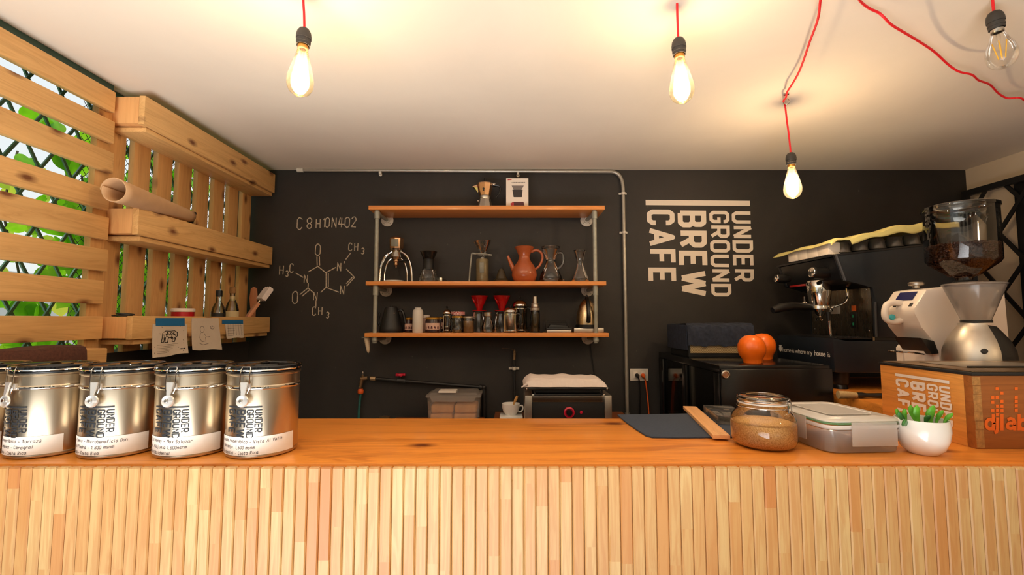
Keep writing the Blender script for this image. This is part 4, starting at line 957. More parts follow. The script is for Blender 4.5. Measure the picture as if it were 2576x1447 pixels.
# ================================================================= PLUMBING ON THE WALL
flat('brass_dull', lin(150,124,92), .35, .8, var=.15); flat('valve_red', lin(206,28,60), .35); flat('hose_teal', lin(34,92,88), .5); flat('hose_orange', lin(226,92,28), .45); flat('pipe_black', lin(30,28,27), .5, var=.1)
yp = D-.035
def wp(x, y, d=yp): return at(x, y, d)
o = thing('water_tap', 'small brass wall tap with orange hose connector, left below the shelf', 'tap', wp(912, 950)); B = o.location.copy()
mb = MB(); mb.cyl(wp(925,951)-B, wp(908,953)-B, .010, .009, 14); mb.cyl(wp(911,952)-B, wp(906,975)-B, .010, .009, 14); mb.cyl(wp(912,952)-B, wp(913,944)-B, .008, n=12); mb.build('body', 'brass_dull', o)
mb = MB(); mb.tube([wp(913,944)-B, wp(913,938)-B], .004, 8); mb.sphere(wp(913,937)-B, .006, 10); mb.build('handle', 'chrome_dull', o)
mb = MB(); mb.lathe([(0,0),(.0125,0),(.0155,.006),(.0155,.018),(.011,.027),(0,.027)], wp(907,991)-B, 18, (0,0,1)); mb.build('hose_connector', 'hose_orange', o)
tag(MB().tube([wp(907,991), wp(905,1010), wp(903,1035), wp(902,1075)], .0068, 10, sub=3).build('garden_hose', 'hose_teal'), 'short dark teal hose below the orange connector', 'hose')
o = thing('water_pipe', 'black painted water pipe sloping across the wall to a black elbow', 'pipe', wp(940, 953)); B = o.location.copy()
mb = MB(); mb.cyl(wp(946,953)-B, wp(1222,975)-B, .0088, n=14); mb.build('tube', 'pipe_black', o)
mb = MB(); mb.cyl(wp(932,952)-B, wp(945,953)-B, .0118, n=8); mb.build('nut', 'brass_dull', o)
mb = MB(); mb.sphere(wp(1217,975)-B, .0145, 14); mb.cyl(wp(1217,975)-B, wp(1219,1090)-B, .0125, n=14); mb.cyl(wp(1205,973)-B, wp(1212,975)-B, .0145, n=14); mb.build('elbow', 'pipe_black', o)
mb = MB(); mb.cyl(wp(1000,957)-B, wp(1020,959)-B, .0125, n=8); mb.cyl(wp(1007,957)-B, wp(1007,949)-B, .005, n=8); vb = mb.build('valve_body', 'pipe_black', o)
mb = MB(); c0 = wp(1007,943)-B
for i in range(5):
    a = 2*pi*i/5; mb.cyl(c0, c0+Vector((cos(a)*.026, sin(a)*.020, 0)), .006, .0075, n=8)
mb.lathe([(0,-.005),(.020,-.005),(.022,0),(.020,.006),(0,.006)], c0, 20); mb.build('handwheel', 'valve_red', o)
o = thing('gas_tap', 'brass tap on a thin black upright pipe below the middle of the shelf', 'tap', wp(1293, 900)); B = o.location.copy()
mb = MB(); mb.cyl(wp(1293,905)-B, wp(1294,889)-B, .0085, n=10); mb.sphere(wp(1294,886)-B, .009, 12); mb.cyl(wp(1294,886)-B, wp(1293,880)-B, .005, n=10); mb.tube([wp(1292,882)-B, wp(1286,878)-B, wp(1262,876)-B], .0012, 6); mb.build('body', 'brass_dull', o)
mb = MB(); mb.cyl(wp(1293,905)-B, wp(1295,1090)-B, .0075, n=12); mb.build('tube', 'pipe_black', o)
mb = MB(); mb.cyl(wp(1293.3,923)-B, wp(1293.3,931)-B, .0095, n=14); mb.box(tuple(wp(1280,927,D-.01)-B+Vector((0,-.003,-.007))), tuple(wp(1306,927,D-.01)-B+Vector((0,.004,.007))), .002); mb.build('clamp', 'clip_white', o)
# ================================================================= BACK COUNTERS
ZB = .935
wood('walnut_top', lin(150,84,42), lin(104,54,24), 'x', 50, .4, knots=False)
flat('stainless', lin(176,176,172), .3, .9); flat('carcass', lin(40,34,30), .6)
def bench(name, label, x0, x1, y0, y1, z, mat):
    o = thing(name, label, 'counter', ((x0+x1)/2, (y0+y1)/2, 0)); hx = (x1-x0)/2; hy = (y1-y0)/2
    MB().box((-hx,-hy,z-.03), (hx,hy,z), .002).build('worktop', mat, o); MB().box((-hx+.02,-hy+.03,0), (hx-.02,hy-.01,z-.031)).build('body', 'carcass', o)
xa = xat(1243, 2.3, 1040); xb_ = xat(1560, 2.48, 1035)
bench('back_counter', 'dark wooden back counter under the cup and the contact grill', xa, xb_, 1.98, 2.44, ZB, 'walnut_top')
xc = xat(1002, 2.48, 1043); xd = xat(1216, 2.3, 1043)
bench('back_counter', 'lower dark wooden counter under the plastic tub of buns', xc, xd, 2.0, 2.44, ZB-.028, 'walnut_top')
bench('sink_counter', 'steel sink counter top glimpsed behind the bar, left of the tub', -1.40, xc-.005, 2.0, 2.49, ZB-.050, 'stainless')
o = thing('metal_lid', 'small round metal cap on the steel sink counter', 'cap', (xat(968, 2.40, 1048), 2.40, ZB-.050))
MB().lathe([(0,0),(.020,0),(.022,.010),(.020,.026),(0,.027)], (0,0,0), 28).build('cup', 'flange_white', o); MB().lathe([(.0225,.024),(.0265,.026),(.0265,.032),(.022,.034),(0,.034)], (0,0,0), 28).build('rim', 'brass_dull', o)
# tub of buns
glass('frosted', (.86,.84,.82), 1.4, haze=.24, hazecol=(.92,.84,.76), rough=.25, boost=.6); glass('frosted_clear', (.93,.92,.91), 1.4, haze=.22, hazecol=(.85,.80,.76), rough=.12); flat('bread', lin(244,180,116), .75, var=.15, vs_=25)
zt = ZB-.028; d = 2.36; k = pxk(d)
o = thing('storage_tub', 'clear plastic clip lid tub holding four golden buns', 'tub', (xat(1145, d, 1010), d, zt))
mb = MB(); t = bmesh.new(); bmesh.ops.create_cube(t, size=1)
for v in t.verts:
    up = v.co.z > 0; v.co = Vector((v.co.x*(126 if up else 118)*k, v.co.y*(80 if up else 74)*k, (62 if up else .5)*k))
bmesh.ops.delete(t, geom=[f for f in t.faces if f.normal.z > .9], context='FACES_ONLY'); bmesh.ops.bevel(t, geom=[e for e in t.edges if abs((e.verts[0].co-e.verts[1].co).normalized().z) > .9], offset=6*k, segments=4, affect='EDGES'); mb.merge(t)
mb.build('body', 'frosted', o, smooth=50)
mb = MB(); mb.box((-66*k,-42*k,62*k), (66*k,42*k,68*k), .005); mb.prism([(-58*k,68*k),(58*k,68*k),(54*k,73*k),(-54*k,73*k)], -34*k, 34*k); mb.build('lid', 'frosted', o)
mb = MB(); mb.prism([(-56*k,66*k),(56*k,66*k),(50*k,53*k),(-50*k,53*k)], -43.5*k, -42*k); mb.build('clip', 'frosted', o)
mb = MB(); mb.box((-36*k,-38*k,73*k), (6*k,0,77*k), .001); mb.build('note_card', 'white_card', o)
for i, (x, z) in enumerate(((-30, 1.2), (27, 1.2), (-28, 23), (29, 23))):
    b_ = thing('bun', ('golden bun in the tub, lower left', 'golden bun in the tub, lower right', 'golden bun in the tub, upper left', 'golden bun in the tub, upper right')[i], 'bun', (o.location.x+x*k, d, zt+z*k), 0, 'buns in the plastic tub')
    mb = MB(); mb.box((-27*k,-30*k,0), (27*k,30*k,21*k), .014, 4); mb.build('crust', 'bread', b_)
# cup, spoon, saucer box
d = 2.26; k = pxk(d)
o = thing('white_board', 'small white block under the coffee cup', 'block', (xat(1286, d, 1045), d, ZB))
MB().box((-28*k,-26*k,0), (28*k,26*k,.022), .003).build('slab', 'white_glaze', o)
o = thing('coffee_cup', 'white ceramic cappuccino cup with handle to the right, on the back counter', 'cup', (xat(1285, d, 1030), d, ZB+.022))
mb = MB(); mb.lathe(prof([(0,1.5),(12,1.5),(12,0),(13.5,0),(14,2),(19,8),(22,18),(22.6,27),(21.8,27),(21,18),(17,8),(0,5)], k), (0,0,0), 40); mb.build('bowl', 'white_glaze', o)
mb = MB(); mb.tube([Vector(p)*k for p in ((21,0,21),(28,0,21.5),(30,0,14),(25,0,7),(18,0,7.5))], 1.9*k, 10, sub=5); mb.build('handle', 'white_glaze', o)
o = thing('wooden_spoon', 'small wooden spoon standing in the white cup', 'spoon', (xat(1285, d, 1030)+3*k, d, ZB+.022+6*k))
flat('spoon_wood', lin(204,150,80), .5); mb = MB(); mb.tube([Vector(p)*k for p in ((0,0,0),(3,0,14),(5,0,22),(9,0,30),(13,0,39))], [1.6*k,1.6*k,2.2*k,4.0*k,3.0*k], 10); mb.build('spoon', 'spoon_wood', o)
tag(o, 'small wooden spoon standing in the white cup', 'spoon')
# contact grill
d = 2.12; k = pxk(d)
o = thing('contact_grill', 'steel and black contact grill with round red dial on the back counter', 'grill', (xat(1427, d, 1020), d, ZB)); 
def G(x, y): return (x-1427)*k, zat(y, d)-ZB
x0, z1 = G(1328, 1005)
mb = MB(); mb.box((x0+.02, 0, .02), (-x0-.005, .26, z1+.01), .004); mb.build('body', 'matte_black', o)
mb = MB(); mb.box((x0+.02, -.004, z1-.012), (-x0-.01, .0, z1+.018), .001); mb.box((x0+.02,0,z1+.010),(-x0-.01,.25,z1+.024),.003); mb.build('front_strip', 'chrome_dull', o)
for s in (-1, 1):
    mb = MB(); xx = G(1331, 0)[0] if s < 0 else G(1527, 0)[0]; mb.box((xx-9*k, -.02, .0), (xx+8.5*k, .25, z1+.020), .003); mb.build('side_panel', 'alu', o)
zl = G(0, 985)[1]
mb = MB(); mb.box((G(1345,0)[0], -.01, G(0,996)[1]), (G(1512,0)[0], .24, G(0,991)[1]), .002); mb.build('lower_plate', 'black_iron', o)
mb = MB(); mb.box((G(1347,0)[0], .0, G(0,989)[1]), (G(1510,0)[0], .24, G(0,980)[1]), .004); mb.build('upper_plate', 'black_iron', o)
mb = MB(); mb.cyl((G(1322,0)[0], -.012, G(0,977)[1]), (G(1530,0)[0], -.012, G(0,977)[1]), .0058, n=14); mb.box((G(1340,0)[0], -.01, G(0,981)[1]), (G(1517,0)[0], .24, G(0,973)[1]), .002)
mb.tube([(G(1343,0)[0],.0,G(0,978)[1]), (G(1349,0)[0],.0,G(0,996)[1])], .004, 8); mb.tube([(G(1512,0)[0],.0,G(0,978)[1]), (G(1516,0)[0],.0,G(0,1000)[1])], .004, 8); mb.build('handle', 'matte_black', o)
for px in (1326, 1525): 
    mb = MB(); mb.sphere((G(px,0)[0], -.012, G(0,977)[1]), .0072, 12); mb.build('handle_end', 'chrome', o)
mb = MB(); gx, gz = G(1431, 1037); mb.lathe([(0,0),(.0245,0),(.0245,.008),(.019,.011),(.0175,.004),(0,.004)], (gx,-.004,gz), 32, (0,-1,0)); dl = mb.build('dial', 'valve_red', o)
mb = MB(); mb.lathe([(0,.004),(.014,.004),(.013,.020),(0,.021)], (gx,-.004,gz), 24, (0,-1,0)); mb.build('knob', 'black_plastic', dl)
mb = MB(); gx, gz = G(1461, 1037); mb.lathe([(0,0),(.007,0),(.006,.004),(0,.005)], (gx,-.004,gz), 16, (0,-1,0)); mb.build('indicator', 'valve_red', o)
mb = MB(); hand(mb, 'Gril', 0, 0, .006, .0012, lambda u, v: Vector((G(1361,0)[0]+u, -.0012, G(0,1053)[1]+v)), slant=0, jit=0) if False else None
# white towel on the grill
flat('towel_white', lin(236,222,214), .95, var=.04, vs_=60, bmp=.7)
o = thing('towel', 'folded white towel lying on the contact grill', 'towel', (xat(1421, d, 960), d, zat(973, d)+.0005))
mb = MB()
def tf(u, v):
    x = (-103+206*u)*k; a = min(1, u*10, (1-u)*9)**.5; e = min(1, v*7, (1-v)*7)**.5
    return Vector((x, -.028+.22*v+.004*sin(u*17), .002+a*e*(.034+.002*sin(u*13+1)+.0016*sin(u*29+v*7))+.003*sin(v*31+u*5)*e))
mb.grid(tf, 60, 24); mb.box((-100*k,-.022,0), (100*k,.185,.003)); mb.tube([Vector(p)*k for p in ((-93,-14,8),(-102,-15,4),(-108,-15,0))], [3*k,2*k,1.6*k], 8); mb.build('cloth', 'towel_white', o, smooth=60)
# outlet and plugs
yo = D-.004
o = thing('wall_socket', 'cream double power outlet plate on the black wall right of the grill', 'power outlet', at(1607.5, 943, D-.003))
k = pxk(D)
MB().box((-22.5*k,-.004,-15*k), (22.5*k,.003,15*k), .002).build('plate', 'clip_white', o)
for px in (-9, 9): MB().box(((px-5)*k,-.006,-8*k), ((px+5)*k,-.003,8*k), .001).build('socket_face', 'white_card', o)
def plug(px, py, mat, path, label):
    o = thing('power_plug', label, 'plug', at(px, py, D-.010)); B = o.location.copy()
    mb = MB(); mb.lathe([(0,0),(.011,0),(.012,.008),(.008,.020),(.004,.028),(0,.028)], (0,0,0), 14, (0,-1,-.3)); mb.build('plug_head', mat, o)
    mb = MB(); mb.tube([Vector((0,-.024,-.006))]+[at(x, y, D-.02)-B for x, y in path], .0036, 8, sub=5); mb.build('cable', mat, o)
plug(1602, 944, 'black_plastic', ((1608,958),(1611,985),(1610,1015),(1608,1070)), 'black plug and cable in the left half of the outlet')
plug(1617, 944, 'hose_orange', ((1624,960),(1628,990),(1631,1020),(1634,1070)), 'orange plug and cable in the right half of the outlet')
# ================================================================= GLASS SIDED FRIDGE, right rear
flat('black_enamel', lin(16,16,17), .22); flat('fridge_in', lin(26,25,24), .5)
glass('dark_pane_glass', (.62,.63,.62), 1.45, boost=.45)
XFR = .786; zf = 1.245
o = thing('display_fridge', 'black display fridge with glazed left side and a round steel lock', 'fridge', (XFR, 1.75, 0))
fw, fd = .42, .72
mb = MB(); mb.box((0,0,zf-.03), (fw,fd,zf), .004); mb.box((.03,.02,0), (fw,fd,.45)); mb.box((fw-.03,0,.45), (fw,fd,zf-.03)); mb.box((0,fd-.03,.45), (fw-.03,fd,zf-.03)); mb.build('body', 'black_enamel', o)
mb = MB()
for y0, y1 in ((0,.045),(.33,.375),(.645,.69)): mb.box((-.004,y0,.4), (.02,y1,zf-.031), .002)
mb.box((-.004,.0,.4), (.02,.69,.45)); mb.build('side_frame', 'black_enamel', o)
for y0, y1 in ((.046,.329),(.376,.644)): MB().box((.004,y0,.45), (.008,y1,zf-.032)).build('side_pane', 'dark_pane_glass', o, smooth=0)
fdz = MB(); fdz.box((.0,-.014,.4), (fw,-.001,zf-.012), .004); door = fdz.build('door', 'black_enamel', o)
mb = MB(); q = at(1825, 943, 1.735)-o.location; mb.lathe([(0,0),(.0165,0),(.0165,.004),(.012,.0055),(.011,.003),(.005,.003),(.004,.005),(0,.005)], (q.x, -.014, q.z), 28, (0,-1,0)); mb.build('lock', 'chrome_dull', door)
mb = MB(); mb.box((.03,.03,.93), (fw-.04,fd-.04,.938)); mb.box((.03,.03,.66), (fw-.04,fd-.04,.668)); mb.build('glass_shelf', 'stainless', o)
g = thing('wrapped_food', 'pale green wrapped bundle inside the fridge, seen through the near pane', 'package', (XFR+.12, 1.93, .939))
flat('pale_green', lin(160,170,120), .7); mb = MB(); mb.box((-.06,-.08,0), (.06,.08,.10), .03, 4); mb.build('bundle', 'pale_green', g)
# speaker box with dark towel on the fridge
flat('weave_beige', lin(166,144,104), .7); m = MATS['weave_beige']; t = m.node_tree; b = t.nodes['Principled BSDF']
ck = N(t, 'ShaderNodeTexChecker'); ck.inputs['Scale'].default_value = 260; ck.inputs[1].default_value = (*lin(184,162,118),1); ck.inputs[2].default_value = (*lin(120,100,66),1); t.links.new(coords(t), ck.inputs[0]); t.links.new(ck.outputs[0], b.inputs['Base Color'])
d = 2.13; k = pxk(d)
o = thing('speaker', 'dark box speaker with woven beige grille, under a navy towel on the fridge', 'speaker', (xat(1798, d, 870), d, zf))
zl = zat(818, d)-zf
MB().box((-66*k, 0, .0), (92*k, .24, zl-.012), .004).build('body', 'matte_black', o)
MB().box((-62*k, -.005, .018), (88*k, .0, .018+26*k), .002).build('grille_cloth', 'weave_beige', o)
o2 = thing('navy_towel', 'fluffy navy towel draped over the speaker on the fridge', 'towel', (xat(1798, d, 870), d, zf))
flat('navy_fluff', lin(38,44,60), .95, var=.3, vs_=70, bmp=1.0)
mb = MB(); rnd = random.Random(4)
path = [(-.012,.052),(-.013,.08),(-.013,zl-.03),(-.008,zl-.006),(.01,zl+.002),(.12,zl+.004),(.24,zl+.001),(.255,zl-.03),(.256,.06)]
def nt(u, v):
    i = v*8; a = int(min(7, i)); f = i-a; y = path[a][0]*(1-f)+path[a+1][0]*f; z = path[a][1]*(1-f)+path[a+1][1]*f
    e = .004*sin(u*19+v*3)+.003*sin(u*43+v*17); x = (-70+ (96+70)*u)*k
    return Vector((x, y-(abs(e)*.8 if v < .4 else 0), z+(e if v > .3 else e*.5 if v < .02 else 0)))
mb.grid(nt, 50, 32)
for s, xx in ((-1,-70*k), (1, 96*k)): mb.box((xx-.004, -.006, .03 if s < 0 else .06), (xx+.004, .25, zl+.001), .003)
mb.build('cloth', 'navy_fluff', o2, smooth=60)
# orange rubber bulb
flat('orange_gloss', lin(246,112,18), .28, coat=.2)
for (px, py, dd, s, lab) in ((1893, 880, 1.85, 1.0, 'glossy orange bulbous jug on the fridge, the front one of two'), (1921, 884, 2.03, .92, 'second glossy orange bulbous jug, half hidden by the espresso machine')):
    o = thing('orange_jug', lab, 'jug', (xat(px, dd, py), dd, zf), 0, 'orange jugs on the fridge'); r = 35*pxk(dd)/1.08*s
    mb = MB(); mb.lathe([(0,0),(r*.66,0),(r*.68,r*.15),(r*.74,r*.35),(r*.93,r*.66),(r,r*1.05),(r*.96,r*1.45),(r*.74,r*1.85),(r*.42,r*2.08),(0,r*2.14)], (0,0,0), 40, (-.06,0,1)); mb.build('body', 'orange_gloss', o)
MB().box((xat(1926,1.93,850), 1.925, zf+.096), (xat(1936,1.93,850), 1.932, zf+.104), .001).build('x', 'hose_teal') if False else None

# ================================================================= ESPRESSO MACHINE (front faces left)
XM = 1.307; YN = 1.87; YFR = 2.27
flat('machine_navy', lin(30,36,44), .35, .1, var=.05); flat('machine_black', lin(20,21,24), .3); flat('machine_edge', lin(84,86,92), .3, .5)
brushed('splash_steel', lin(150,138,120), .28, (1,1,.1), .08)
o = thing('espresso_machine', 'large dark navy espresso machine on the side worktop, front facing left', 'espresso machine', (XM, YN, ZC))
def m_(px, py, d=YN): v = at(px, py, d); return (v.x-XM, v.z-ZC)
W = YFR-YN
zb0 = 1.202-ZC; zb1_ = 1.342-ZC
# drip tray base
mb = MB(); mb.prism([(0,zb0+.004),(.02,zb0),(.60,zb0),(.60,zb1_-.01),(.06,zb1_-.012),(0,zb1_)], 0, W, bev=.004); base = mb.build('base', 'machine_navy', o)
mb = MB(); mb.box((.005,.012,zb1_-.004), (.165,W-.012,zb1_+.002), .001)
mb.build('drip_tray', 'machine_black', o)
mb = MB()
for i in range(14): mb.box((.012+i*.0105,.02,zb1_+.0021), (.017+i*.0105,W-.02,zb1_+.0045))
mb.build('drip_grid', 'black_iron', o)
# side panels (near and far), console, back body
side = [m_(2100,643), m_(2123,706), m_(2150,713), m_(2193,725), (m_(2200,760)), m_(2203,848), (.60, zb1_-.012), (.60, m_(2330,618)[1]+.01), m_(2330,618)]
for y0, y1 in ((-.006,.012), (W-.012,W+.006)):
    mb = MB(); mb.prism(side, y0, y1, bev=.002); mb.build('side_panel', 'machine_navy', o)
s0 = side; MB().tube([(s0[0][0],-.007,s0[0][1]), (s0[1][0],-.007,s0[1][1])], .006, 8).build('edge_trim', 'machine_edge', o); MB().tube([(s0[4][0]-.002,-.007,s0[4][1]), (s0[5][0]-.002,-.007,s0[5][1])], .0045, 8).build('edge_trim', 'machine_edge', o)
con = [m_(2101,646), m_(2122,702), m_(2150,712), m_(2196,724), (m_(2330,618)[0], m_(2196,724)[1]), m_(2330,622)]
mb = MB(); mb.prism(con, .0125, W-.0125, bev=.003); mb.build('console', 'machine_black', o)
xs = 1.478-XM
mb = MB(); mb.box((xs, .0125, zb1_-.01), (xs+.008, W-.0125, con[3][1]+.002)); mb.build('splash_panel', 'splash_steel', o)
mb = MB(); mb.box((xs+.009, .0125, zb1_-.01), (.598, W-.0125, con[3][1])); mb.build('body', 'machine_black', o)
pq = at(2150, 802, 1.975)
mb = MB(); mb.box((xs-.008, pq.y-YN-.014, zat(826,1.975)-ZC), (xs-.001, pq.y-YN+.014, zat(786,1.975)-ZC), .002); sw = mb.build('switch_block', 'black_plastic', o)
flat('led_green', lin(30,120,84), .4); flat('sticker_orange', lin(196,88,30), .5)
for i, yy in enumerate((792, 812)): 
    MB().box((xs-.0088, pq.y-YN-.004, zat(yy+7,1.975)-ZC), (xs-.008, pq.y-YN+.004, zat(yy,1.975)-ZC)).build('switch', 'led_green', sw)
MB().box((xs-.004, pq.y-YN-.012, zat(783,1.975)-ZC), (xs-.001, pq.y-YN+.012, zat(769,1.975)-ZC), .001).build('sticker', 'sticker_orange', o)
MB().box((xs-.003, 2.06-YN, zat(790,2.09)-ZC), (xs-.001, 2.13-YN, zat(768,2.09)-ZC)).build('rating_plate', 'flange_white', o)
for yy, zz in ((.03,.03),(W-.03,.03),(.03,.20),(W-.03,.20)): MB().lathe([(0,0),(.004,0),(.003,.002),(0,.0025)], (xs-.0005, yy, zb1_+zz), 10, (-1,0,0)).build('screw', 'chrome', o)
# top: raised tray rail
za_ = m_(2101,643)[1]; zc_ = m_(2330,616)[1]
mb = MB(); mb.prism([(m_(2095,643)[0], za_-.004), (m_(2330,616)[0], zc_-.004), (.60, zc_+.01), (.60, zc_+.016), (m_(2330,616)[0], zc_+.003), (m_(2095,643)[0], za_+.004)], -.008, W+.008, bev=.001); mb.build('cup_tray', 'machine_black', o)
# group head and portafilter
yg = 2.045-YN; g0 = at(2061, 745, 2.045); gx = g0.x-XM; kk = 2.045/F/1.2
zg = lambda py: zat(py, 2.045)-ZC
mb = MB(); mb.lathe([(0,zg(706)),(.044,zg(707)),(.050,zg(714)),(.046,zg(740)),(.038,zg(768)),(.042,zg(770)),(.043,zg(777)),(.030,zg(779)),(0,zg(779))], (gx,yg,0), 36); mb.build('group_head', 'chrome', o)
mb = MB(); mb.lathe([(0,zg(802)),(.006,zg(803)),(.009,zg(797)),(.020,zg(790)),(.026,zg(781)),(.028,zg(778)),(0,zg(778))], (gx,yg,0), 28)
mb.tube([(gx-.005,yg-.004,zg(795)),(gx-.006,yg-.014,zg(803)),(gx-.004,yg-.02,zg(807))], .005, 8); mb.tube([(gx-.005,yg+.004,zg(795)),(gx-.006,yg+.014,zg(803)),(gx-.004,yg+.02,zg(807))], .005, 8)
pf = mb.build('portafilter', 'chrome', o)
hx = lambda px, py: (at(px, py, 2.03).x-XM, zat(py, 2.03)-ZC)
pts = [(gx-.020, yg, zg(775)), (*[hx(2030,770)[0]], yg-.006, hx(0,772)[1]), (hx(1995,772)[0], yg-.012, hx(0,770)[1]), (hx(1965,776)[0], yg-.016, hx(0,774)[1]), (hx(1942,783)[0], yg-.02, hx(0,781)[1])]
mb = MB(); mb.tube(pts, [.012,.017,.019,.020,.014], 14); mb.build('portafilter_handle', 'black_plastic', pf)
# knobs
def knob(px, py, d, r, cap, L=.055):
    q = at(px, py, d)-Vector((XM, YN, ZC)); mb = MB()
    mb.lathe([(0,-L*.2),(r*.6,-L*.2),(r*.7,0),(r,L*.35),(r*.92,L*.95),(r*.7,L),(0,L)], (q.x+L*.8,q.y,q.z), 24, (-1,0,.05)); kn = mb.build('steam_knob', 'black_plastic', o)
    mb = MB(); mb.lathe([(0,0),(r*.72,0),(r*.80,.003),(r*.72,.006),(0,.007)], (q.x-L*.2,q.y,q.z+L*.05), 24, (-1,0,.05)); mb.build('knob_cap', 'chrome', kn)
knob(1960, 702, 2.14, .022, 1, .05); knob(2052, 688, 1.95, .028, 1, .07)
# steam wand and pipe
mb = MB(); mb.tube([Vector(p) for p in ((xs-.03, .105, con[3][1]+.005), (xs-.03,.10,zat(745,1.975)-ZC), (xs-.045,.10,zat(762,1.975)-ZC), (gx+.02, yg-.05, zg(775)), (gx+.012,yg-.06,zg(783)))], .0042, 10, sub=5); mb.build('steam_pipe', 'chrome', o)
mb = MB(); q1 = at(2083,785,1.98)-o.location; q2 = at(2090,850,1.98)-o.location; mb.cyl(q1, q1.lerp(q2,.35), .009, n=14); wd = mb.build('wand_grip', 'black_plastic', o)
mb = MB(); mb.cyl(q1.lerp(q2,.3), q2+Vector((0,0,.004)), .0065, .0055, n=14); mb.build('steam_wand', 'chrome', o)
mb = MB(); q3 = at(2024,766,2.05)-o.location; mb.sphere(q3, .013, 16); mb.cyl(q3, q3+Vector((0,0,.035)), .004, n=8); mb.build('gauge_knob', 'chrome', o)
# red strip under console at the far side
MB().box((m_(2122,702)[0]+.002, .13, con[1][1]-.010), (m_(2122,702)[0]+.022, W-.03, con[1][1]+.002), .001).build('red_strip', 'red_ceramic', o)
# feet
for px, py, dd in ((2092, 960, 1.92), (1990, 945, 2.15), (2290, 950, 1.92)):
    q = at(px, py, dd)-o.location; mb = MB(); mb.lathe([(0,.0),(.028,.0),(.026,.012),(.024,.016),(.030,.022),(.034,.064),(.034,zb0+.002),(0,zb0+.002)], (q.x+.035, q.y, 0), 28); mb.build('foot', 'machine_black', o)
mb = MB(); q = at(1991, 958, 2.10)-o.location; mb.sphere(q, .013, 14); mb.cyl(q, q+Vector((.04,0,.02)), .005, n=8); mb.build('drain_knob', 'black_plastic', o)
# slogan on the tray front
def text_mesh(txt, size, bold=0.0, space=.92):
    c = bpy.data.curves.new('t', 'FONT'); c.body = txt; c.size = size; c.offset = bold; c.space_character = space
    ob = bpy.data.objects.new('t', c); COL.objects.link(ob); bpy.context.view_layer.update()
    me = bpy.data.meshes.new_from_object(ob); bpy.data.objects.remove(ob)
    xs_ = [v.co.x for v in me.vertices]; return me, (max(xs_) if xs_ else 0)
flat('print_white', lin(222,218,210), .5)
mb = MB(); u0 = 0
for txt, bold in (('home is where my ', 0), ('house', .0005), (' is', 0)):
    me, wd_ = text_mesh(txt.strip(), .026, bold, .86)
    if txt.startswith(' '): u0 += .006
    t = bmesh.new(); t.from_mesh(me)
    for v in t.verts: v.co = Vector((v.co.x*.86+u0, v.co.y, 0))
    mb.merge(t); u0 += wd_*.86+(.006 if txt.endswith(' ') else .001)
for v in mb.bm.verts:     # lay it on the front face, reading from the far end towards the viewer
    x, y_ = v.co.x, v.co.y; v.co = Vector((-.0008, W-.045-x*(W-.065)/u0, zb0+.062+y_*1.15))
for i in range(1): mb.sphere((-.0008, W-.030, zb0+.074), .012, 14, (.05,1,1.1))
for dx in (-.007, 0, .007): mb.sphere((-.0008, W-.030+dx, zb0+.089), .004, 8, (.1,1,1))
mb.build('slogan', 'print_white', o, smooth=0, recalc=False)
# ---- cups and cloth on the machine
topz = lambda x: ZC + za_ + (zc_-za_)*min(1, max(0, (x-m_(2095,643)[0])/(m_(2330,616)[0]-m_(2095,643)[0])))+.006
o = thing('paper_roll_box', 'row of white paper wrapped boxes along the front edge of the espresso machine top', 'box', (XM+.035, YN+.02, topz(.03)))
for i in range(4): MB().box((-.022, .004+i*.070, 0), (.030, .070+i*.070, .052-.002*i), .004).build('box', 'white_card', o)
flat('steel_cup', lin(120,116,110), .3, .7)
c0 = None
for i in range(6):
    x = .085+i*.074; loc = (XM+x, YN+.045, topz(x))
    if c0 is None:
        c0 = thing('steel_cup', 'upturned dark steel cup on the espresso machine, nearest the white boxes', 'cup', loc, 0, 'dark steel cups on the espresso machine')
        MB().lathe([(0,.045),(.022,.045),(.026,.040),(.032,.002),(.034,0),(.031,0)], (0,0,0), 28).build('bowl', 'steel_cup', c0)
        MB().torus((0,0,.0022), .0335, .0018, (0,0,1), 28, 6).build('rim', 'steel_cup', c0)
    else: dup(c0, loc, 0, ('second', 'third', 'fourth', 'fifth', 'rightmost')[i-1]+' upturned dark steel cup along the machine edge, counted from the white boxes')
flat('cloth_yellow', lin(226,214,138), .9, var=.05, vs_=40, bmp=.4)
o = thing('yellow_cloth', 'pale yellow cloth draped over the cups on the espresso machine', 'cloth', (XM, YN, ZC))
def yc(u, v):
    hang = v < .12; v2 = max(0, (v-.12)/.88)
    x = -.003+.53*u; y = -.014+(W+.012)*v2
    hh = .056 if u < .16 else .056+min(1,(u-.16)/.08)*.006
    z = topz(x)-ZC+hh+.018*(1/(1+math.exp(-(u-.42)*40)))+.003*sin(u*26+v*4)+.003*sin(v*13)
    if hang: z -= (.12-v)/.12*((.024+.007*sin(u*11+1)+.002*sin(u*31)) if u > .16 else .006); y -= .002
    if u < .05: z -= (.05-u)/.05*.018
    return Vector((x, y, z))
mb = MB(); mb.grid(yc, 80, 30); ob = mb.build('cloth', 'cloth_yellow', o, smooth=60)
sd = ob.modifiers.new('thick', 'SOLIDIFY'); sd.thickness = .003; sd.offset = 1

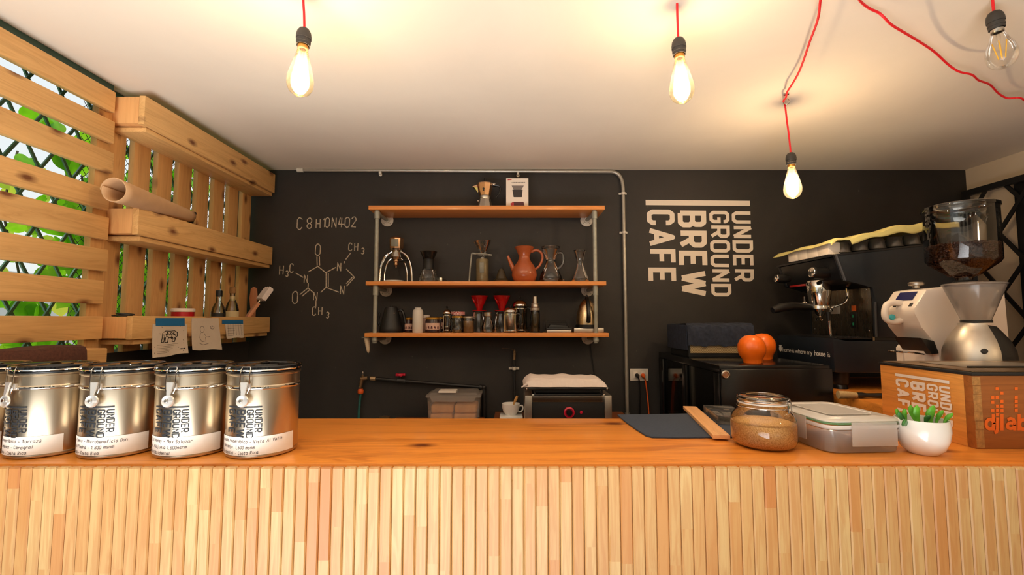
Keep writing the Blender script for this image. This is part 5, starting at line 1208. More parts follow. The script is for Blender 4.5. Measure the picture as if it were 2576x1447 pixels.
# ================================================================= WHITE GRINDER with big hopper
YG = 1.50; GT = .135
flat('grinder_white', lin(236,224,212), .3, coat=.2); flat('screen_blue', lin(34,34,84), .12); flat('teal_button', lin(70,180,190), .4); flat('beans', lin(84,46,26), .45)
glass('hopper_glass', (.90,.89,.86), 1.5, boost=1.5); glass('smoky_funnel', (.70,.64,.58), 1.4, haze=.5, hazecol=(.50,.45,.41), rough=.15)
o = thing('espresso_grinder', 'white espresso grinder with sloped screen and big clear bean hopper', 'coffee grinder', (at(2420,800,YG).x, YG+GT/2, ZC)); B = o.location.copy()
def gp(px, py): v = at(px, py, YG)-B; return (v.x, v.z)
body = [gp(2331,728), gp(2372,722), gp(2528,722), gp(2545,905), (gp(2545,905)[0], .0), (gp(2372,900)[0]+.004, .0), gp(2364,905), gp(2352,864), gp(2318,824), gp(2302,790), gp(2300,776)]
mb = MB(); mb.prism(body, -GT/2, GT/2, bev=.008); mb.build('body', 'grinder_white', o)
mb = MB(); ft = [(gp(2345,905)[0]-.045, 0), (gp(2372,905)[0], 0), (gp(2372,905)[0], .03), (gp(2345,905)[0]-.045, .016)]; mb.prism(ft, -GT/2+.01, GT/2-.01, bev=.004)
mb.prism([gp(2352,864), (gp(2362,900)), (gp(2362,905)[0], 0), (gp(2340,905)[0], 0), gp(2338,880)], -GT/2+.02, GT/2-.005); mb.build('foot', 'grinder_white', o)
# screen on the sloping top-front face between gp(2331,728) and gp(2300,776)
A = Vector((gp(2331,728)[0], 0, gp(2331,728)[1])); Bv = Vector((gp(2300,776)[0], 0, gp(2300,776)[1])); dn = (Bv-A); nrm = Vector((dn.z, 0, -dn.x)).normalized()
if nrm.x > 0: nrm = -nrm
def face(u, v, h=.0): p = A+dn*u+nrm*h; return Vector((p.x, -GT/2+GT*v, p.z))
mb = MB(); mb.quad(face(.10,.20,.0012), face(.10,.72,.0012), face(.56,.72,.0012), face(.56,.20,.0012)); mb.build('screen', 'screen_blue', o, smooth=0)
for u, v in ((.80,.16),(.80,.62)): mb = MB(); mb.box((-.006,-.007,-.001), (.006,.007,.002), .0015, M=Matrix.Translation(face(u,v,.0)) @ nrm.to_track_quat('Z','Y').to_matrix().to_4x4()); mb.build('button', 'matte_black', o)
mb = MB(); q = gp(2318,812); mb.sphere((q[0]-.002, .0, q[1]), .008, 12, (.4,1,1)); mb.build('spout_button', 'matte_black', o)
# handle loop at the front
mb = MB(); lp = [gp(2316,762), gp(2288,760), gp(2272,768), gp(2268,792), gp(2276,806), gp(2296,810), gp(2318,804)]
mb.tube([(x, .0, z) for x, z in lp], .0105, 12, sub=4); mb.build('handle_loop', 'grinder_white', o)
mb = MB(); q = gp(2280,798); mb.lathe([(0,0),(.010,0),(.009,.004),(0,.005)], (q[0],-.011,q[1]), 16, (0,-1,0)); mb.build('blue_cap', 'teal_button', o)
mb = MB(); q = gp(2347,718); mb.lathe([(0,-.004),(.010,-.004),(.010,.003),(.021,.005),(.022,.013),(.018,.016),(0,.016)], (q[0]+.004,0,q[1]), 28); mb.build('top_knob', 'alu', o)
mb = MB(); a = gp(2312,850); c_ = gp(2343,892); mb.prism([(a[0]+.004,a[1]),(gp(2350,858)[0],gp(0,858)[1]),(gp(2362,890)[0],gp(0,890)[1]),(c_[0],c_[1])], -GT/2-.002, GT/2-.03, bev=.004); mb.build('outlet_chute', 'matte_black', o)
mb = MB(); q = gp(2340,893); q2 = gp(2296,888)
mb.tube([(q[0],-.045,q[1]),(q2[0]+.01,-.045,q2[1]),(q2[0],-.03,q2[1]),(q2[0],.02,q2[1]),(q2[0]+.01,.035,q2[1]),(q[0],.035,q[1])], .003, 8, sub=3); mb.build('holder_fork', 'chrome', o)
hx0, hy0 = at(2436, 600, YG+GT/2).x-B.x+.0, 0
hz = lambda py: zat(py, YG+GT/2)-B.z
hxc = at(2418, 600, YG+GT/2).x-B.x; hr = .0985
mb = MB(); mb.lathe([(.022,hz(706)),(.024,hz(698)),(.045,hz(692)),(hr*.93,hz(664)),(hr,hz(655)),(hr,hz(526))], (hxc,0,0), 64); hp = mb.build('hopper', 'hopper_glass', o, smooth=50)
mb = MB(); mb.lathe([(hr-.001,hz(527)),(hr+.003,hz(527)),(hr+.003,hz(520)),(hr-.006,hz(517)),(.02,hz(516)),(0,hz(516))], (hxc,0,0), 64); mb.build('hopper_lid', 'smoke_glass', hp)
mb = MB(); mb.lathe([(0,hz(724)),(.034,hz(724)),(.034,hz(712)),(.026,hz(706)),(0,hz(706))], (hxc,0,0), 32); mb.build('hopper_neck', 'matte_black', hp)
mb = MB(); rnd = random.Random(9); bz = hz(617)
t0 = bmesh.new(); bmesh.ops.create_icosphere(t0, subdivisions=1, radius=1); base_v = [v.co.copy() for v in t0.verts]; base_f = [[v.index for v in f.verts] for f in t0.faces]; t0.free()
def rad_at(z):
    for (r0, z0), (r1, z1) in zip(pr_, pr_[1:]):
        if z0 <= z <= z1: return r0+(r1-r0)*(z-z0)/max(1e-6, z1-z0)
    return hr
pr_ = [(.020,hz(706)),(.024,hz(698)),(.045,hz(692)),(hr*.93,hz(664)),(hr,hz(655)),(hr,hz(526))]
for i in range(2600):
    z = hz(700)+(bz-hz(700))*rnd.random()**.75; 
    r = (rad_at(z)-.006); 
    if rnd.random() < .35: z = bz-.004*rnd.random(); rr_ = r*sqrt(rnd.random())
    else: rr_ = r-.001*rnd.random()
    a = rnd.random()*2*pi; q = Matrix.Translation((hxc+rr_*cos(a), rr_*sin(a), z)) @ Matrix.Rotation(rnd.random()*6, 4, Vector((rnd.random(), rnd.random(), rnd.random()+.1)).normalized())
    vv = [mb.bm.verts.new(q @ Vector((c.x*.0052, c.y*.0038, c.z*.0032))) for c in base_v]
    for f in base_f: mb.bm.faces.new([vv[j] for j in f])
beans = mb.build('coffee_beans', 'beans', recalc=False); beans.location = B
tag(beans, 'brown coffee beans filling the lower half of the big clear hopper', 'coffee beans', kind='stuff')
mb = MB(); mb.lathe([(0,hz(700)),(.018,hz(700)),(.038,hz(691)),(hr*.84,hz(664)),(hr*.88,bz-.006),(0,bz-.006)], (hxc,0,0), 40)
core = mb.build('bean_core', 'beans', o)

# ================================================================= SILVER GRINDER with smoky cone, in front
YS = 1.392; o = thing('coffee_grinder', 'rounded silver coffee grinder with smoky cone hopper, in front of the white one', 'coffee grinder', (at(2455,800,YS).x, YS, ZC)); B = o.location.copy()
sz = lambda py: zat(py, YS)-B.z
mb = MB(); mb.lathe([(.033,sz(808)),(.036,sz(800)),(.070,sz(722)),(.0705,sz(718))], (0,0,0), 56); cn = mb.build('cone_hopper', 'smoky_funnel', o, smooth=50)
mb = MB(); mb.lathe([(.070,sz(718)),(.074,sz(717)),(.074,sz(714)),(.060,sz(711)),(.02,sz(709)),(0,sz(709))], (0,0,0), 56); mb.build('hopper_lid', 'smoky_funnel', cn)
mb = MB(); mb.lathe([(0,sz(812)),(.036,sz(812)),(.036,sz(806)),(.031,sz(805)),(0,sz(805))], (0,0,0), 44); mb.build('collar', 'matte_black', o)
mb = MB(); mb.lathe([(0,0),(.083,0),(.084,.03),(.084,sz(905)),(.081,sz(880)),(.070,sz(855)),(.054,sz(833)),(.043,sz(820)),(.041,sz(813)),(0,sz(812))], (0,0,0), 60, a0=-pi*1.35, a1=-pi*.56, sy=1); 
mb.build('silver_shell', 'alu', o, smooth=50)
mb = MB(); mb.lathe([(0,.001),(.082,.001),(.0828,.03),(.0828,sz(905)),(.0798,sz(880)),(.0688,sz(855)),(.053,sz(834)),(.042,sz(821)),(0,sz(814))], (0,0,0), 60); mb.build('body', 'matte_black', o, smooth=50)
q = at(2374, 884, YS-.07)-B; q.x, q.y = -.048, -.083; mb = MB(); mb.lathe([(0,-.004),(.0075,-.004),(.0075,.002),(.005,.003),(0,.002)], (q.x*1.0-.002, q.y+.016, q.z), 18, (-.5,-.85,.25)); mb.build('knob', 'matte_black', o)

# ================================================================= WOODEN KNOCK BOX AT THE RIGHT END
XBX = 1.025; YB0 = 1.03; YB1 = 1.285; HB = .160
o = thing('wooden_box', 'large wooden box with black rimmed steel top and orange lettering, right end of bar', 'box', (XBX, YB0, ZC)); W2 = .42
mb = MB(); mb.box((0,.0205,0), (.018,YB1-YB0,HB), .0015); mb.build('side_board', 'box_wood', o)
mb = MB(); mb.box((0,0,0), (W2,.020,HB), .0015); mb.build('front_board', 'box_wood_x', o)
mb = MB(); mb.box((.0185,YB1-YB0-.018,0), (W2,YB1-YB0,HB), .001); mb.box((W2-.018,.0205,0), (W2,YB1-YB0-.0185,HB)); mb.build('rear_boards', 'box_wood', o)
flat('endgrain', lin(168,120,64), .6, var=.3, vs_=120); mb = MB()
for i in range(8): mb.box((-.0005 if i % 2 else .0005,-.0006,.003+i*.0195), (.0175,.0004,.003+i*.0195+.0185))
mb.build('finger_joint', 'endgrain', o, smooth=0)
mb = MB(); mb.prism([(-.003,-.003),(W2+.003,-.003),(W2+.003,YB1-YB0+.003),(-.003,YB1-YB0+.003)], HB, HB+.0075, plane='xy', bev=.003); mb.build('rubber_rim', 'matte_black', o)
brushed('tray_steel', lin(196,170,140), .3, (.1,1,1), .06)
mb = MB(); mb.prism([(.004,.004),(W2-.004,.004),(W2-.004,YB1-YB0-.004),(.004,YB1-YB0-.004)], HB+.0076, HB+.0105, plane='xy', bev=.0015); mb.build('steel_top', 'tray_steel', o)
mb = MB(); mb.box((.06,.07,HB+.0106), (.30,.20,HB+.0125), .001); mb.build('recessed_lid', 'alu', o)
mb = MB(); mb.box((.058,.066,HB+.0107), (.302,.0695,HB+.0145), .001); mb.build('lid_edge', 'black_iron', o)
# printed name on the left face (facing -x)
flat('paint_white', lin(232,224,214), .6)
ya, yb2 = YB0+.057, YB0+.205   # near and far limits of the lettering
kl = .152/260
mb = MB(); logo(mb, lambda u, v: Vector((-.0012, (yb2-YB0)-v*kl, HB-.018-u*kl*.92)), ts=.95); mb.build('printed_name', 'paint_white', o, smooth=0)
# equaliser word mark on the front face
flat('paint_orange', lin(232,104,22), .6)
kf = YB0/F
def fo(x, y, lift=-.0012): q = at(x, y, YB0); return Vector((q.x-XBX, lift, q.z-ZC))
mb = MB(); lt = 10.2; f2 = lambda x, y: fo(x, y, -.0016)
def circ(cx_, cy_, r, a0=0, a1=360, n=20): return [(cx_+r[0]*cos(R(a0+(a1-a0)*i/n)), cy_+r[1]*sin(R(a0+(a1-a0)*i/n))) for i in range(n+1)]
strokes(mb, [circ(2489,1067,(10,12)), [(2497,1042),(2497,1083)], [(2508,1050),(2508,1080),(2505,1087),(2500,1088)], [(2519,1042),(2519,1083)],
             circ(2541,1071,(9,7)), [(2551,1083),(2551,1062),(2547,1055),(2540,1053),(2533,1056)], [(2562,1042),(2562,1083)], circ(2572,1068,(9,12))], 8.2, f2)
mb.build('word_mark', 'paint_orange', o, smooth=0)
mb = MB()
for x, y in ((2507,978),(2519,989),(2555,978),(2496,1000),(2507,1000),(2496,1012),(2519,1010),(2555,1000),(2555,1010),(2508,1022),(2519,1022),(2555,1021),(2496,1033),(2508,1033),(2519,1033),(2555,1032),(2508,1043)):
    mb.quad(fo(x-4,y-4), fo(x+4,y-4), fo(x+4,y+4), fo(x-4,y+4))
mb.build('word_mark_dots', 'paint_orange', o, smooth=0)
# brush and tamper lying on the worktop
flat('bristle', lin(190,160,110), .9, var=.2, vs_=200)
o = thing('grinder_brush', 'round brush with pale bristles and black handle lying under the espresso machine', 'brush', onz(2165, 1003, ZC)+Vector((0,0,.012)))
B = o.location.copy(); dv_ = Vector((1,-.15,0)).normalized()
mb = MB(); mb.lathe([(0,-.075),(.014,-.074),(.013,-.04),(.009,-.012),(0,-.012)], (0,0,0), 18, dv_); mb.build('bristles', 'bristle', o)
mb = MB(); mb.lathe([(0,-.012),(.0095,-.012),(.0105,.004),(.008,.02),(.0095,.07),(.007,.10),(0,.102)], (0,0,0), 18, dv_); mb.build('handle', 'black_plastic', o)
# ================================================================= ON THE BAR TOP, RIGHT
flat('mat_navy', lin(52,62,78), .85, var=.12, vs_=160, bmp=.6)
c = [onz(x, y, ZC) for x, y in ((1553,1047),(1640,1046),(1790,1043),(1850,1050),(1853,1103),(1700,1104),(1640,1103),(1625,1099),(1600,1083),(1575,1065))]
mb = MB(); mb.prism([(p.x, p.y) for p in c], ZC+.0005, ZC+.0045, plane='xy', bev=.001)
tag(mb.build('bar_mat', 'mat_navy'), 'dark navy rubber bar mat lying on the bar top', 'mat')
a = onz(1735,1034,ZC); b2 = onz(1812,1092,ZC+.0145)
o = thing('wood_strip', 'short pale strip of wood lying across the navy mat', 'wood strip', tuple((a+b2)/2)); o.location.z = ZC+.005
L = (a-b2).length; ang = math.atan2(a.y-b2.y, a.x-b2.x)-pi/2; o.rotation_euler = (0,0,ang)
MB().box((-.0195,-L/2-.01,0), (.0195,L/2,.0095), .001).build('strip', 'strip_wood', o)
glass('acrylic', (.90,.88,.86), 1.5, haze=.12, hazecol=(.8,.76,.72))
q = onz(1822,1055,ZC+.005)
o = thing('clear_tray', 'clear plastic tray leaning behind the sugar jar on the navy mat', 'tray', (q.x, q.y, ZC+.005), ang*.9)
mb = MB(); mb.box((-.035,-.07,0), (.045,.085,.004), .001); mb.box((-.035,-.07,.004), (-.032,.085,.022), .001); mb.box((-.035,.082,.004), (.045,.085,.022), .001); mb.box((-.035,-.07,.022),(.045,.085,.0235),.0005); mb.build('tray', 'acrylic', o)
tag(o, 'clear plastic tray leaning behind the sugar jar on the navy mat', 'tray')
# sugar jar
d = 1.06; q = at(1921, 1100, d); kx = d/F/1.14
glass('jar_glass', (.96,.97,.95), 1.5, boost=1.35); flat('sugar', lin(214,160,92), .85)
m = MATS['sugar']; t = m.node_tree; b = t.nodes['Principled BSDF']; n_ = noise(t, coords(t), 420, 2, .7); t.links.new(ramp(t, n_, [(.3, lin(196,132,66)), (.5, lin(234,178,106)), (.7, lin(250,208,144))]), b.inputs['Base Color']); bump(t, b, n_, .8, .002)
o = thing('sugar_jar', 'squat clip top glass jar half full of brown sugar', 'jar', (q.x, d, ZC)); B = o.location.copy()
jz = lambda py, dd=d: zat(py, dd)-ZC
rj = 84*kx
mb = MB(); mb.lathe([(0,.002),(rj*.80,.002),(rj*.93,.006),(rj,.018),(rj,.050),(rj*.97,.066),(rj*.84,.078),(rj*.75,.082),(rj*.74,.095)], (0,0,0), 56); mb.build('glass_body', 'jar_glass', o, smooth=60)
mb = MB(); mb.lathe([(0,.003),(rj*.78,.003),(rj*.91,.008),(rj*.972,.019),(rj*.972,.053),(rj*.9,.055),(rj*.4,.057),(0,.058)], (0,0,0), 56)
sg = mb.build('brown_sugar', 'sugar', smooth=50); sg.location = B; tag(sg, 'brown sugar filling the lower half of the squat glass jar', 'sugar', kind='stuff')
mb = MB(); mb.lathe([(rj*.74,.095),(rj*.775,.096),(rj*.775,.0985),(rj*.74,.0995)], (0,0,0), 48); mb.build('seal_ring', 'flange_white', o)
mb = MB(); mb.lathe([(rj*.74,.0997),(rj*.77,.101),(rj*.765,.109),(rj*.70,.113),(rj*.66,.1125),(rj*.55,.110),(0,.1095)], (0,0,0), 48); mb.build('lid', 'jar_glass', o, smooth=60)
mb = MB(); mb.torus((0,0,.1085), rj*.765, .0022, (0,0,1), 48, 8); mb.build('lid_edge', 'clear_glass', o, smooth=60)
mb = MB(); rw_ = rj*.79
for zz in (.089, .1015): mb.torus((0,0,zz), rw_, .0011, (0,0,1), 48, 6)
for a in (-1.0, -.55): mb.tube([(rw_*cos(a), rw_*sin(a), .108), (rw_*1.05*cos(a), rw_*1.05*sin(a), .098), (rw_*1.06*cos(a), rw_*1.06*sin(a), .082)], .0013, 6)
mb.tube([(rw_*1.06*cos(-1.0+.45*i/6), rw_*1.06*sin(-1.0+.45*i/6), .082) for i in range(7)], .0013, 6); mb.build('wire_clip', 'chrome', o)
# plastic food box with green seal
flat('seal_green', lin(150,206,150), .5)
o_ = onz(1990,1085,ZC)
P = [onz(2082,1142,ZC), onz(2262,1135,ZC), onz(2210,1062,ZC), onz(1993,1082,ZC)]
o = thing('food_container', 'translucent plastic lunch box with mint green seal and side clips', 'food container', ((P[0].x+P[1].x)/2, P[0].y, ZC)); B = o.location.copy()
# a rectangular box turned a little: near right edge runs P0-P1
x0 = -.085; x1 = .083; y0 = .0; y1 = .205; hb = .050
M = Matrix.Rotation(R(4), 4, 'Z')
def shell(mb, x0, x1, y0, y1, z0, z1, tp, rc, n=6, top=False, bot=True):
    def ring(z, g):
        pts = []
        for cx_, cy_, a in ((x1-rc,y1-rc,0),(x0+rc,y1-rc,90),(x0+rc,y0+rc,180),(x1-rc,y0+rc,270)):
            for i in range(n+1): q = R(a+90*i/n); pts.append(mb.bm.verts.new(M @ Vector((cx_+rc*cos(q)+(g if cx_ > (x0+x1)/2 else -g), cy_+rc*sin(q)+(g if cy_ > (y0+y1)/2 else -g), z))))
        return pts
    A = ring(z0+.004, -.001); A0 = ring(z0, -.006); Bq = ring(z1, tp); m_n = len(A)
    for U, V in ((A0, A), (A, Bq)):
        for i in range(m_n): mb.bm.faces.new((U[i], U[(i+1)%m_n], V[(i+1)%m_n], V[i]))
    if bot: mb.bm.faces.new(A0[::-1])
    if top: mb.bm.faces.new(Bq)
glass('box_plastic', (.98,.96,.94), 1.45, haze=.34, hazecol=(.97,.92,.88), rough=.12, boost=.7); glass('lid_plastic', (.90,.89,.87), 1.45, haze=.90, hazecol=(.98,.93,.88), rough=.2, boost=.45)
glass('clip_plastic', (.97,.95,.93), 1.4, haze=.30, hazecol=(.96,.90,.85), rough=.15, boost=.6)
mb = MB(); shell(mb, x0, x1, y0, y1, 0, hb, .004, .026); mb.build('tub', 'box_plastic', o, smooth=50)
mb = MB(); shell(mb, x0-.004, x1+.004, y0-.004, y1+.004, hb+.010, hb+.0145, .0, .028, top=True, bot=False); mb.build('green_seal', 'seal_green', o, smooth=50)
mb = MB(); shell(mb, x0-.006, x1+.006, y0-.006, y1+.006, hb+.0145, hb+.022, -.004, .028, top=True); shell(mb, x0+.03, x1-.03, y0+.035, y1-.035, hb+.0225, hb+.0255, -.001, .012, top=True); shell(mb, x0-.006, x1+.006, y0-.006, y1+.006, hb+.000, hb+.0105, 0, .028, bot=False); mb.build('lid', 'lid_plastic', o, smooth=50)
for (a, b3) in (((x0+.045,y0-.0105,.018),(x1-.022,y0-.008,hb+.018)),):
    mb = MB(); mb.box(a, b3, .001, M=M); mb.build('clip', 'clip_plastic', o)
mb = MB(); mb.box((x0-.0105,y0+.055,.018), (x0-.008,y1-.055,hb+.018), .001, M=M); mb.build('clip', 'clip_plastic', o)
# succulent bowl
d = 1.0; q = at(2320, 1100, d); rb = 75*d/F/1.36
flat('soil', lin(60,44,30), .95, var=.3, vs_=90)
o = thing('succulent_bowl', 'white ceramic bowl planted with small bright green succulent leaves', 'potted plant', (q.x, d, ZC)); hb2 = .073
mb = MB(); mb.lathe([(0,0),(rb*.50,0),(rb*.56,.002),(rb*.78,.012),(rb*.93,.030),(rb,.050),(rb*.99,.064),(rb*.955,hb2),(rb*.92,hb2),(rb*.93,.060),(rb*.9,.056),(0,.056)], (0,0,0), 56); mb.build('bowl', 'white_glaze', o)
mb = MB(); mb.lathe([(0,.0565),(rb*.9,.0565),(rb*.93,.0585),(rb*.4,.062),(0,.063)], (0,0,0), 32); mb.build('soil', 'soil', o)
flat('succulent', lin(98,176,44), .4, var=.22, vs_=60); flat('succulent_dark', lin(58,120,56), .4, var=.15)
def sleaf(mb, base, tip, wd, th=.004):
    b0 = Vector(base); t0 = Vector(tip); ax = (t0-b0); L = ax.length; ax.normalize(); s = ax.cross(Vector((0,1,.1))).normalized(); n_ = ax.cross(s)
    rings = []
    for f_, w_ in ((0,.30),(.3,.62),(.6,1),(.85,.85),(.97,.35),(1,.05)):
        c = b0+ax*L*f_+n_*(-.004*sin(f_*pi)); rings.append([mb.bm.verts.new(c+s*wd*w_*cos(2*pi*k/8)+n_*th*w_*sin(2*pi*k/8)) for k in range(8)])
    for A, Bq in zip(rings, rings[1:]):
        for k in range(8): mb.bm.faces.new((A[k], A[(k+1)%8], Bq[(k+1)%8], Bq[k]))
    mb.bm.faces.new(rings[-1])
rnd = random.Random(5)
for (x, y, tx, ty, tz, wd) in ((-.012,-.01,-.018,-.012,.103,.0075),(.010,-.012,.012,-.018,.104,.0085),(-.030,0,-.034,0,.094,.005),(.022,-.01,.032,-.018,.094,.005),(.034,-.014,.050,-.02,.088,.005),(0,.012,-.004,.02,.098,.006),(.03,.012,.044,.018,.092,.005),(-.024,.014,-.036,.02,.09,.005),(.016,.0,.024,.004,.095,.0045)):
    mb = MB(); sleaf(mb, (x,y,.06), (tx,ty,tz), wd); mb.build('leaf', 'succulent', o, smooth=60)
for (x, y, tx, ty, tz, wd) in ((-.036,-.012,-.062,-.03,.072,.009),(-.03,-.005,-.058,-.012,.088,.006),(.0,-.01,.002,-.02,.084,.006)):
    mb = MB(); sleaf(mb, (x,y,.06), (tx,ty,tz), wd); mb.build('leaf', 'succulent_dark', o, smooth=60)

# ================================================================= LEFT WALL TROUGH SHELVES
zt0, zt1 = TROUGH[2]; zm0, zm1 = TROUGH[1]
XI = -1.365   # middle of the troughs
def tp(px, py, X):   # point on the upright plane x = X
    d = X*F/(px-1288)
    for _ in range(4): d = d*X/at(px, py, d).x
    return at(px, py, d)
flat('kraft', lin(200,160,118), .85, var=.06, vs_=20); flat('tape_blue', lin(34,112,168), .6); flat('paper_cream', lin(226,208,186), .85, var=.03); flat('sketch', lin(96,82,78), .9); flat('sketch_black', lin(34,30,30), .9)
a = tp(288,478,-1.345); 
o = thing('kraft_paper_roll', 'rolled kraft paper tube lying on the middle trough shelf', 'paper roll', (XI, 1.50, zm1+.04)); B = o.location.copy()
rr_ = .042
A = Vector((at(286,478,1.46).x, 1.46, zat(478,1.46)))-B; E_ = Vector((tp(478,545,-1.335)))-B
ax = (E_-A)
mb = MB()
def roll(u, v):
    L = ax.length; q = ax.normalized().to_track_quat('Z','Y'); r = rr_*(1-.38*v)*(1+.015*sin(u*2*pi*2)); r = r-.004*u; a_ = 2*pi*u*1.06
    p = A+ax*v+q @ Vector((r*cos(a_), r*sin(a_), 0)); return p
mb.grid(roll, 60, 12); ro = mb.build('sheet', 'kraft', o, smooth=60); sd = ro.modifiers.new('thick', 'SOLIDIFY'); sd.thickness = .0035
for i, (x, y) in enumerate(((452,541),(468,545),(482,550))):
    q = tp(x, y, -1.335); mb = MB(); mb.box((-.012,-.03,-.004), (.012,.03,.006), .003, M=Matrix.Rotation(.6*i, 4, 'X')); 
    ob = mb.build('binder_clip', 'black_plastic'); ob.location = q; tag(ob, ('black clip at the end of the paper roll', 'middle black clip beyond the paper roll', 'farthest black clip beyond the paper roll')[i], 'clip', 'black clips by the paper roll')
def on_trough(name, label, cat, px, z, X=XI, group=None):
    p = tp(px, 790, X); return thing(name, label, cat, (X, p.y, z), 0, group), p.y
zin = zt0+.001
# red and white tin
o, d = on_trough('cookie_tin', 'red and white round tin with black side on the lowest trough shelf', 'tin', 460, zin, -1.355); top = zat(776, d)-zin
flat('tin_red', lin(176,20,28), .35)
mb = MB(); mb.lathe([(0,0),(.040,0),(.040,top-.014),(0,top-.014)], (0,0,0), 36); mb.build('body', 'tin_red', o)
mb = MB(); mb.lathe([(.0405,top-.015),(.0425,top-.013),(.042,top-.002),(.038,top),(0,top-.001)], (0,0,0), 36); mb.build('lid', 'white_card', o)
# bottles
glass('liquor_glass', (.80,.82,.74), 1.5, boost=1.4); flat('label_cream', lin(206,186,140), .7); flat('label_black', lin(30,30,28), .5)
for px, tpy, capm, labm, lab in ((549, 731, 'matte_black', 'label_black', 'glass liquor bottle with black cap and black label on the lowest trough shelf'), (583, 722, 'cork', 'label_cream', 'glass liquor bottle with cream label and cork cap beside the black capped one')):
    o, d = on_trough('liquor_bottle', lab, 'bottle', px, zin, -1.362, 'liquor bottles on the trough shelf'); h = zat(tpy, d)-zin; r = .030
    mb = MB(); mb.lathe([(0,0),(r,0),(r,.002),(r,h*.50),(r*.8,h*.62),(r*.38,h*.74),(r*.36,h*.9),(r*.36,h*.92)], (0,0,0), 32); mb.build('glass_body', 'liquor_glass', o, smooth=60)
    mb = MB(); mb.lathe([(r*.46,h*.86),(r*.46,h*.985),(r*.40,h),(0,h)], (0,0,0), 20); mb.build('cap', capm, o)
    mb = MB(); mb.lathe([(r*1.02,h*.16),(r*1.02,h*.48)], (0,0,0), 28, a0=-pi/2-1.0+.6, a1=-pi/2+1.3+.6); mb.build('paper_label', labm, o)
    if labm == 'label_cream': mb = MB(); mb.lathe([(r*.39,h*.70),(r*.39,h*.80)], (0,0,0), 20); mb.build('neck_label', 'label_cream', o)
# paint brush, wooden handle, standing tilted at the end
o, d = on_trough('paint_brush', 'wide paint brush with white bristles tilted upward at the trough end', 'brush', 648, zin+.01, -1.32); B = o.location.copy()
P0 = tp(625,795,-1.335)-B; P1 = tp(657,752,-1.30)-B; P2 = tp(682,722,-1.28)-B
ax_ = (P1-P0).normalized(); Mq = Matrix.Translation(P0) @ ax_.to_track_quat('Z', 'Y').to_matrix().to_4x4()
L = (P1-P0).length; mb = MB(); mb.box((-.016,-.008,-.01), (.016,.008,L*.75), .005, M=Mq); mb.build('handle', 'brush_wood', o)
mb = MB(); mb.box((-.006,-.004,L*.7), (.006,.004,L*1.0), .002, M=Mq); mb.build('neck', 'chrome_dull', o)
mb = MB()
for i in range(9): mb.box((-.03+i*.0066,-.014+.002*(i%3),L*.95), (-.0235+i*.0066,.012,L*1.62+.006*sin(i*2.1)), .0015, M=Mq)
mb.build('bristles', 'towel_white', o)
o, d = on_trough('wooden_paddle', 'flat wooden paddle standing upright behind the paint brush', 'paddle', 636, zin, -1.39); h = zat(722, d)-zin
mb = MB(); mb.prism([(-.012,0),(.012,0),(.014,h*.5),(.022,h*.75),(.016,h*.97),(0,h),(-.014,h*.96),(-.02,h*.75),(-.012,h*.5)], -.004, .004, plane='xz', bev=.001); mb.build('blade', 'brush_wood', o)
# black cable coil on the near end
o = thing('cable_coil', 'small black cable coil on the near end block of the lowest trough', 'cable', (-1.375, 1.615, zt1-.0015))
mb = MB(); mb.torus((0,0,.003), .026, .0032, (0,0,1), 28, 6); mb.torus((.006,.006,.0085), .024, .003, (.1,0,1), 28, 6); mb.build('coil', 'matte_black', o)
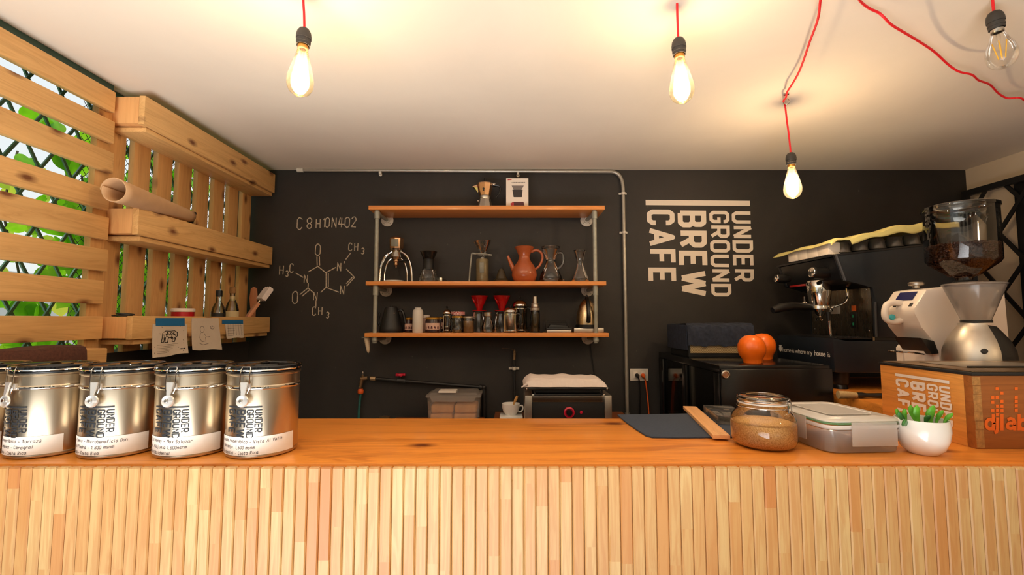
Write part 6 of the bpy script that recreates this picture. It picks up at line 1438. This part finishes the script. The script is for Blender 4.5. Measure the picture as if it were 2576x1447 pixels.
# papers taped to the lowest trough board
XP = -1.40+XF+.0018
def note(px, corners, tapec, label, draw, seed, wav=.3):
    q = tp(*px, XP); o = thing('taped_note', label, 'note', (XP, q.y, q.z), 0, 'notes taped to the trough board'); B = o.location.copy()
    C = [tp(x, y, XP)-B for x, y in corners]     # tl, tr, br, bl
    rnd = random.Random(seed)
    def pf(u, v, h=0):
        top = C[0].lerp(C[1], u); bot = C[3].lerp(C[2], u); p = top.lerp(bot, v)
        e = v**2*(.004+.003*sin(u*7+seed)); jag = .0018*sin(u*9+seed)*(1 if v > .97 else 0)
        return Vector((p.x+e+h, p.y, p.z+jag))
    mb = MB(); mb.grid(pf, 14, 14); pa = mb.build('paper', 'paper_cream', o, smooth=60)
    mb = MB(); draw(mb, lambda u, v: pf(u, v, .0007)); mb.build('drawing', 'sketch_black' if seed == 1 else 'sketch', pa, smooth=0)
    if tapec:
        T_ = [tp(x, y, XP)-B for x, y in tapec]; mb = MB(); mb.quad(*[p+Vector((.0012,0,0)) for p in T_]); mb.build('tape', 'tape_blue', o, smooth=0)
def draw_bear(mb, f):
    strokes(mb, [[(.30,.26),(.36,.22),(.5,.23),(.62,.22),(.70,.28),(.70,.40),(.66,.42)], [(.28,.28),(.27,.42),(.24,.56),(.31,.56),(.34,.42)], [(.36,.42),(.34,.57),(.42,.58),(.44,.44),(.56,.44),(.55,.56),(.62,.57),(.66,.42)]], .022, f)
    rnd = random.Random(3)
    for i in range(46):
        x = rnd.uniform(.30,.66); y = rnd.uniform(.25,.43); strokes(mb, [[(x,y),(x+rnd.uniform(-.03,.05), y+rnd.uniform(.02,.08))]], .012, f)
    for i in range(6): strokes(mb, [[(.12,.64+i*.048),(.35,.645+i*.05),(.72-.05*i,.64+i*.048)]], .006, f)
    for i in range(16): x = rnd.uniform(.04,.95); y = rnd.uniform(.03,.9); strokes(mb, [[(x,y),(x+.02,y+.02)]], .012, f)
    hand(mb, 'rob me', .76, .84, .04, .008, lambda u, v: f(u, 1.62-v-.0 if False else .84+(.84-v)), seed=2)
def draw_sk(mb, f):
    strokes(mb, [circ(.36,.36,(.07,.10)), circ(.72,.30,(.07,.05)), [(.30,.46),(.27,.62),(.34,.74),(.48,.72),(.46,.60)], [(.42,.47),(.50,.60),(.62,.58)], [(.25,.78),(.38,.84),(.55,.80)], [(.66,.34),(.74,.26)]], .012, f)
def draw_grid(mb, f):
    for i in range(6): strokes(mb, [[(.1,.15+i*.14),(.92,.13+i*.14)]], .012, f)
    for i in range(6): strokes(mb, [[(.14+i*.14,.12),(.13+i*.14,.85)]], .010, f)
note((425,840), ((384,815),(470,815),(470,888),(379,902)), ((391,800),(464,800),(464,820),(391,820)), 'note with a dark bear drawing under blue tape, nearest of the three', draw_bear, 1)
note((515,835), ((482,800),(550,800),(556,879),(480,882)), None, 'note with faint pencil figures and no blue tape, middle of the three', draw_sk, 2)
note((588,835), ((566,808),(612,808),(612,849),(568,852)), ((558,805),(611,805),(611,815),(558,815)), 'small note with a ruled grid under blue tape, farthest of the three', draw_grid, 3)
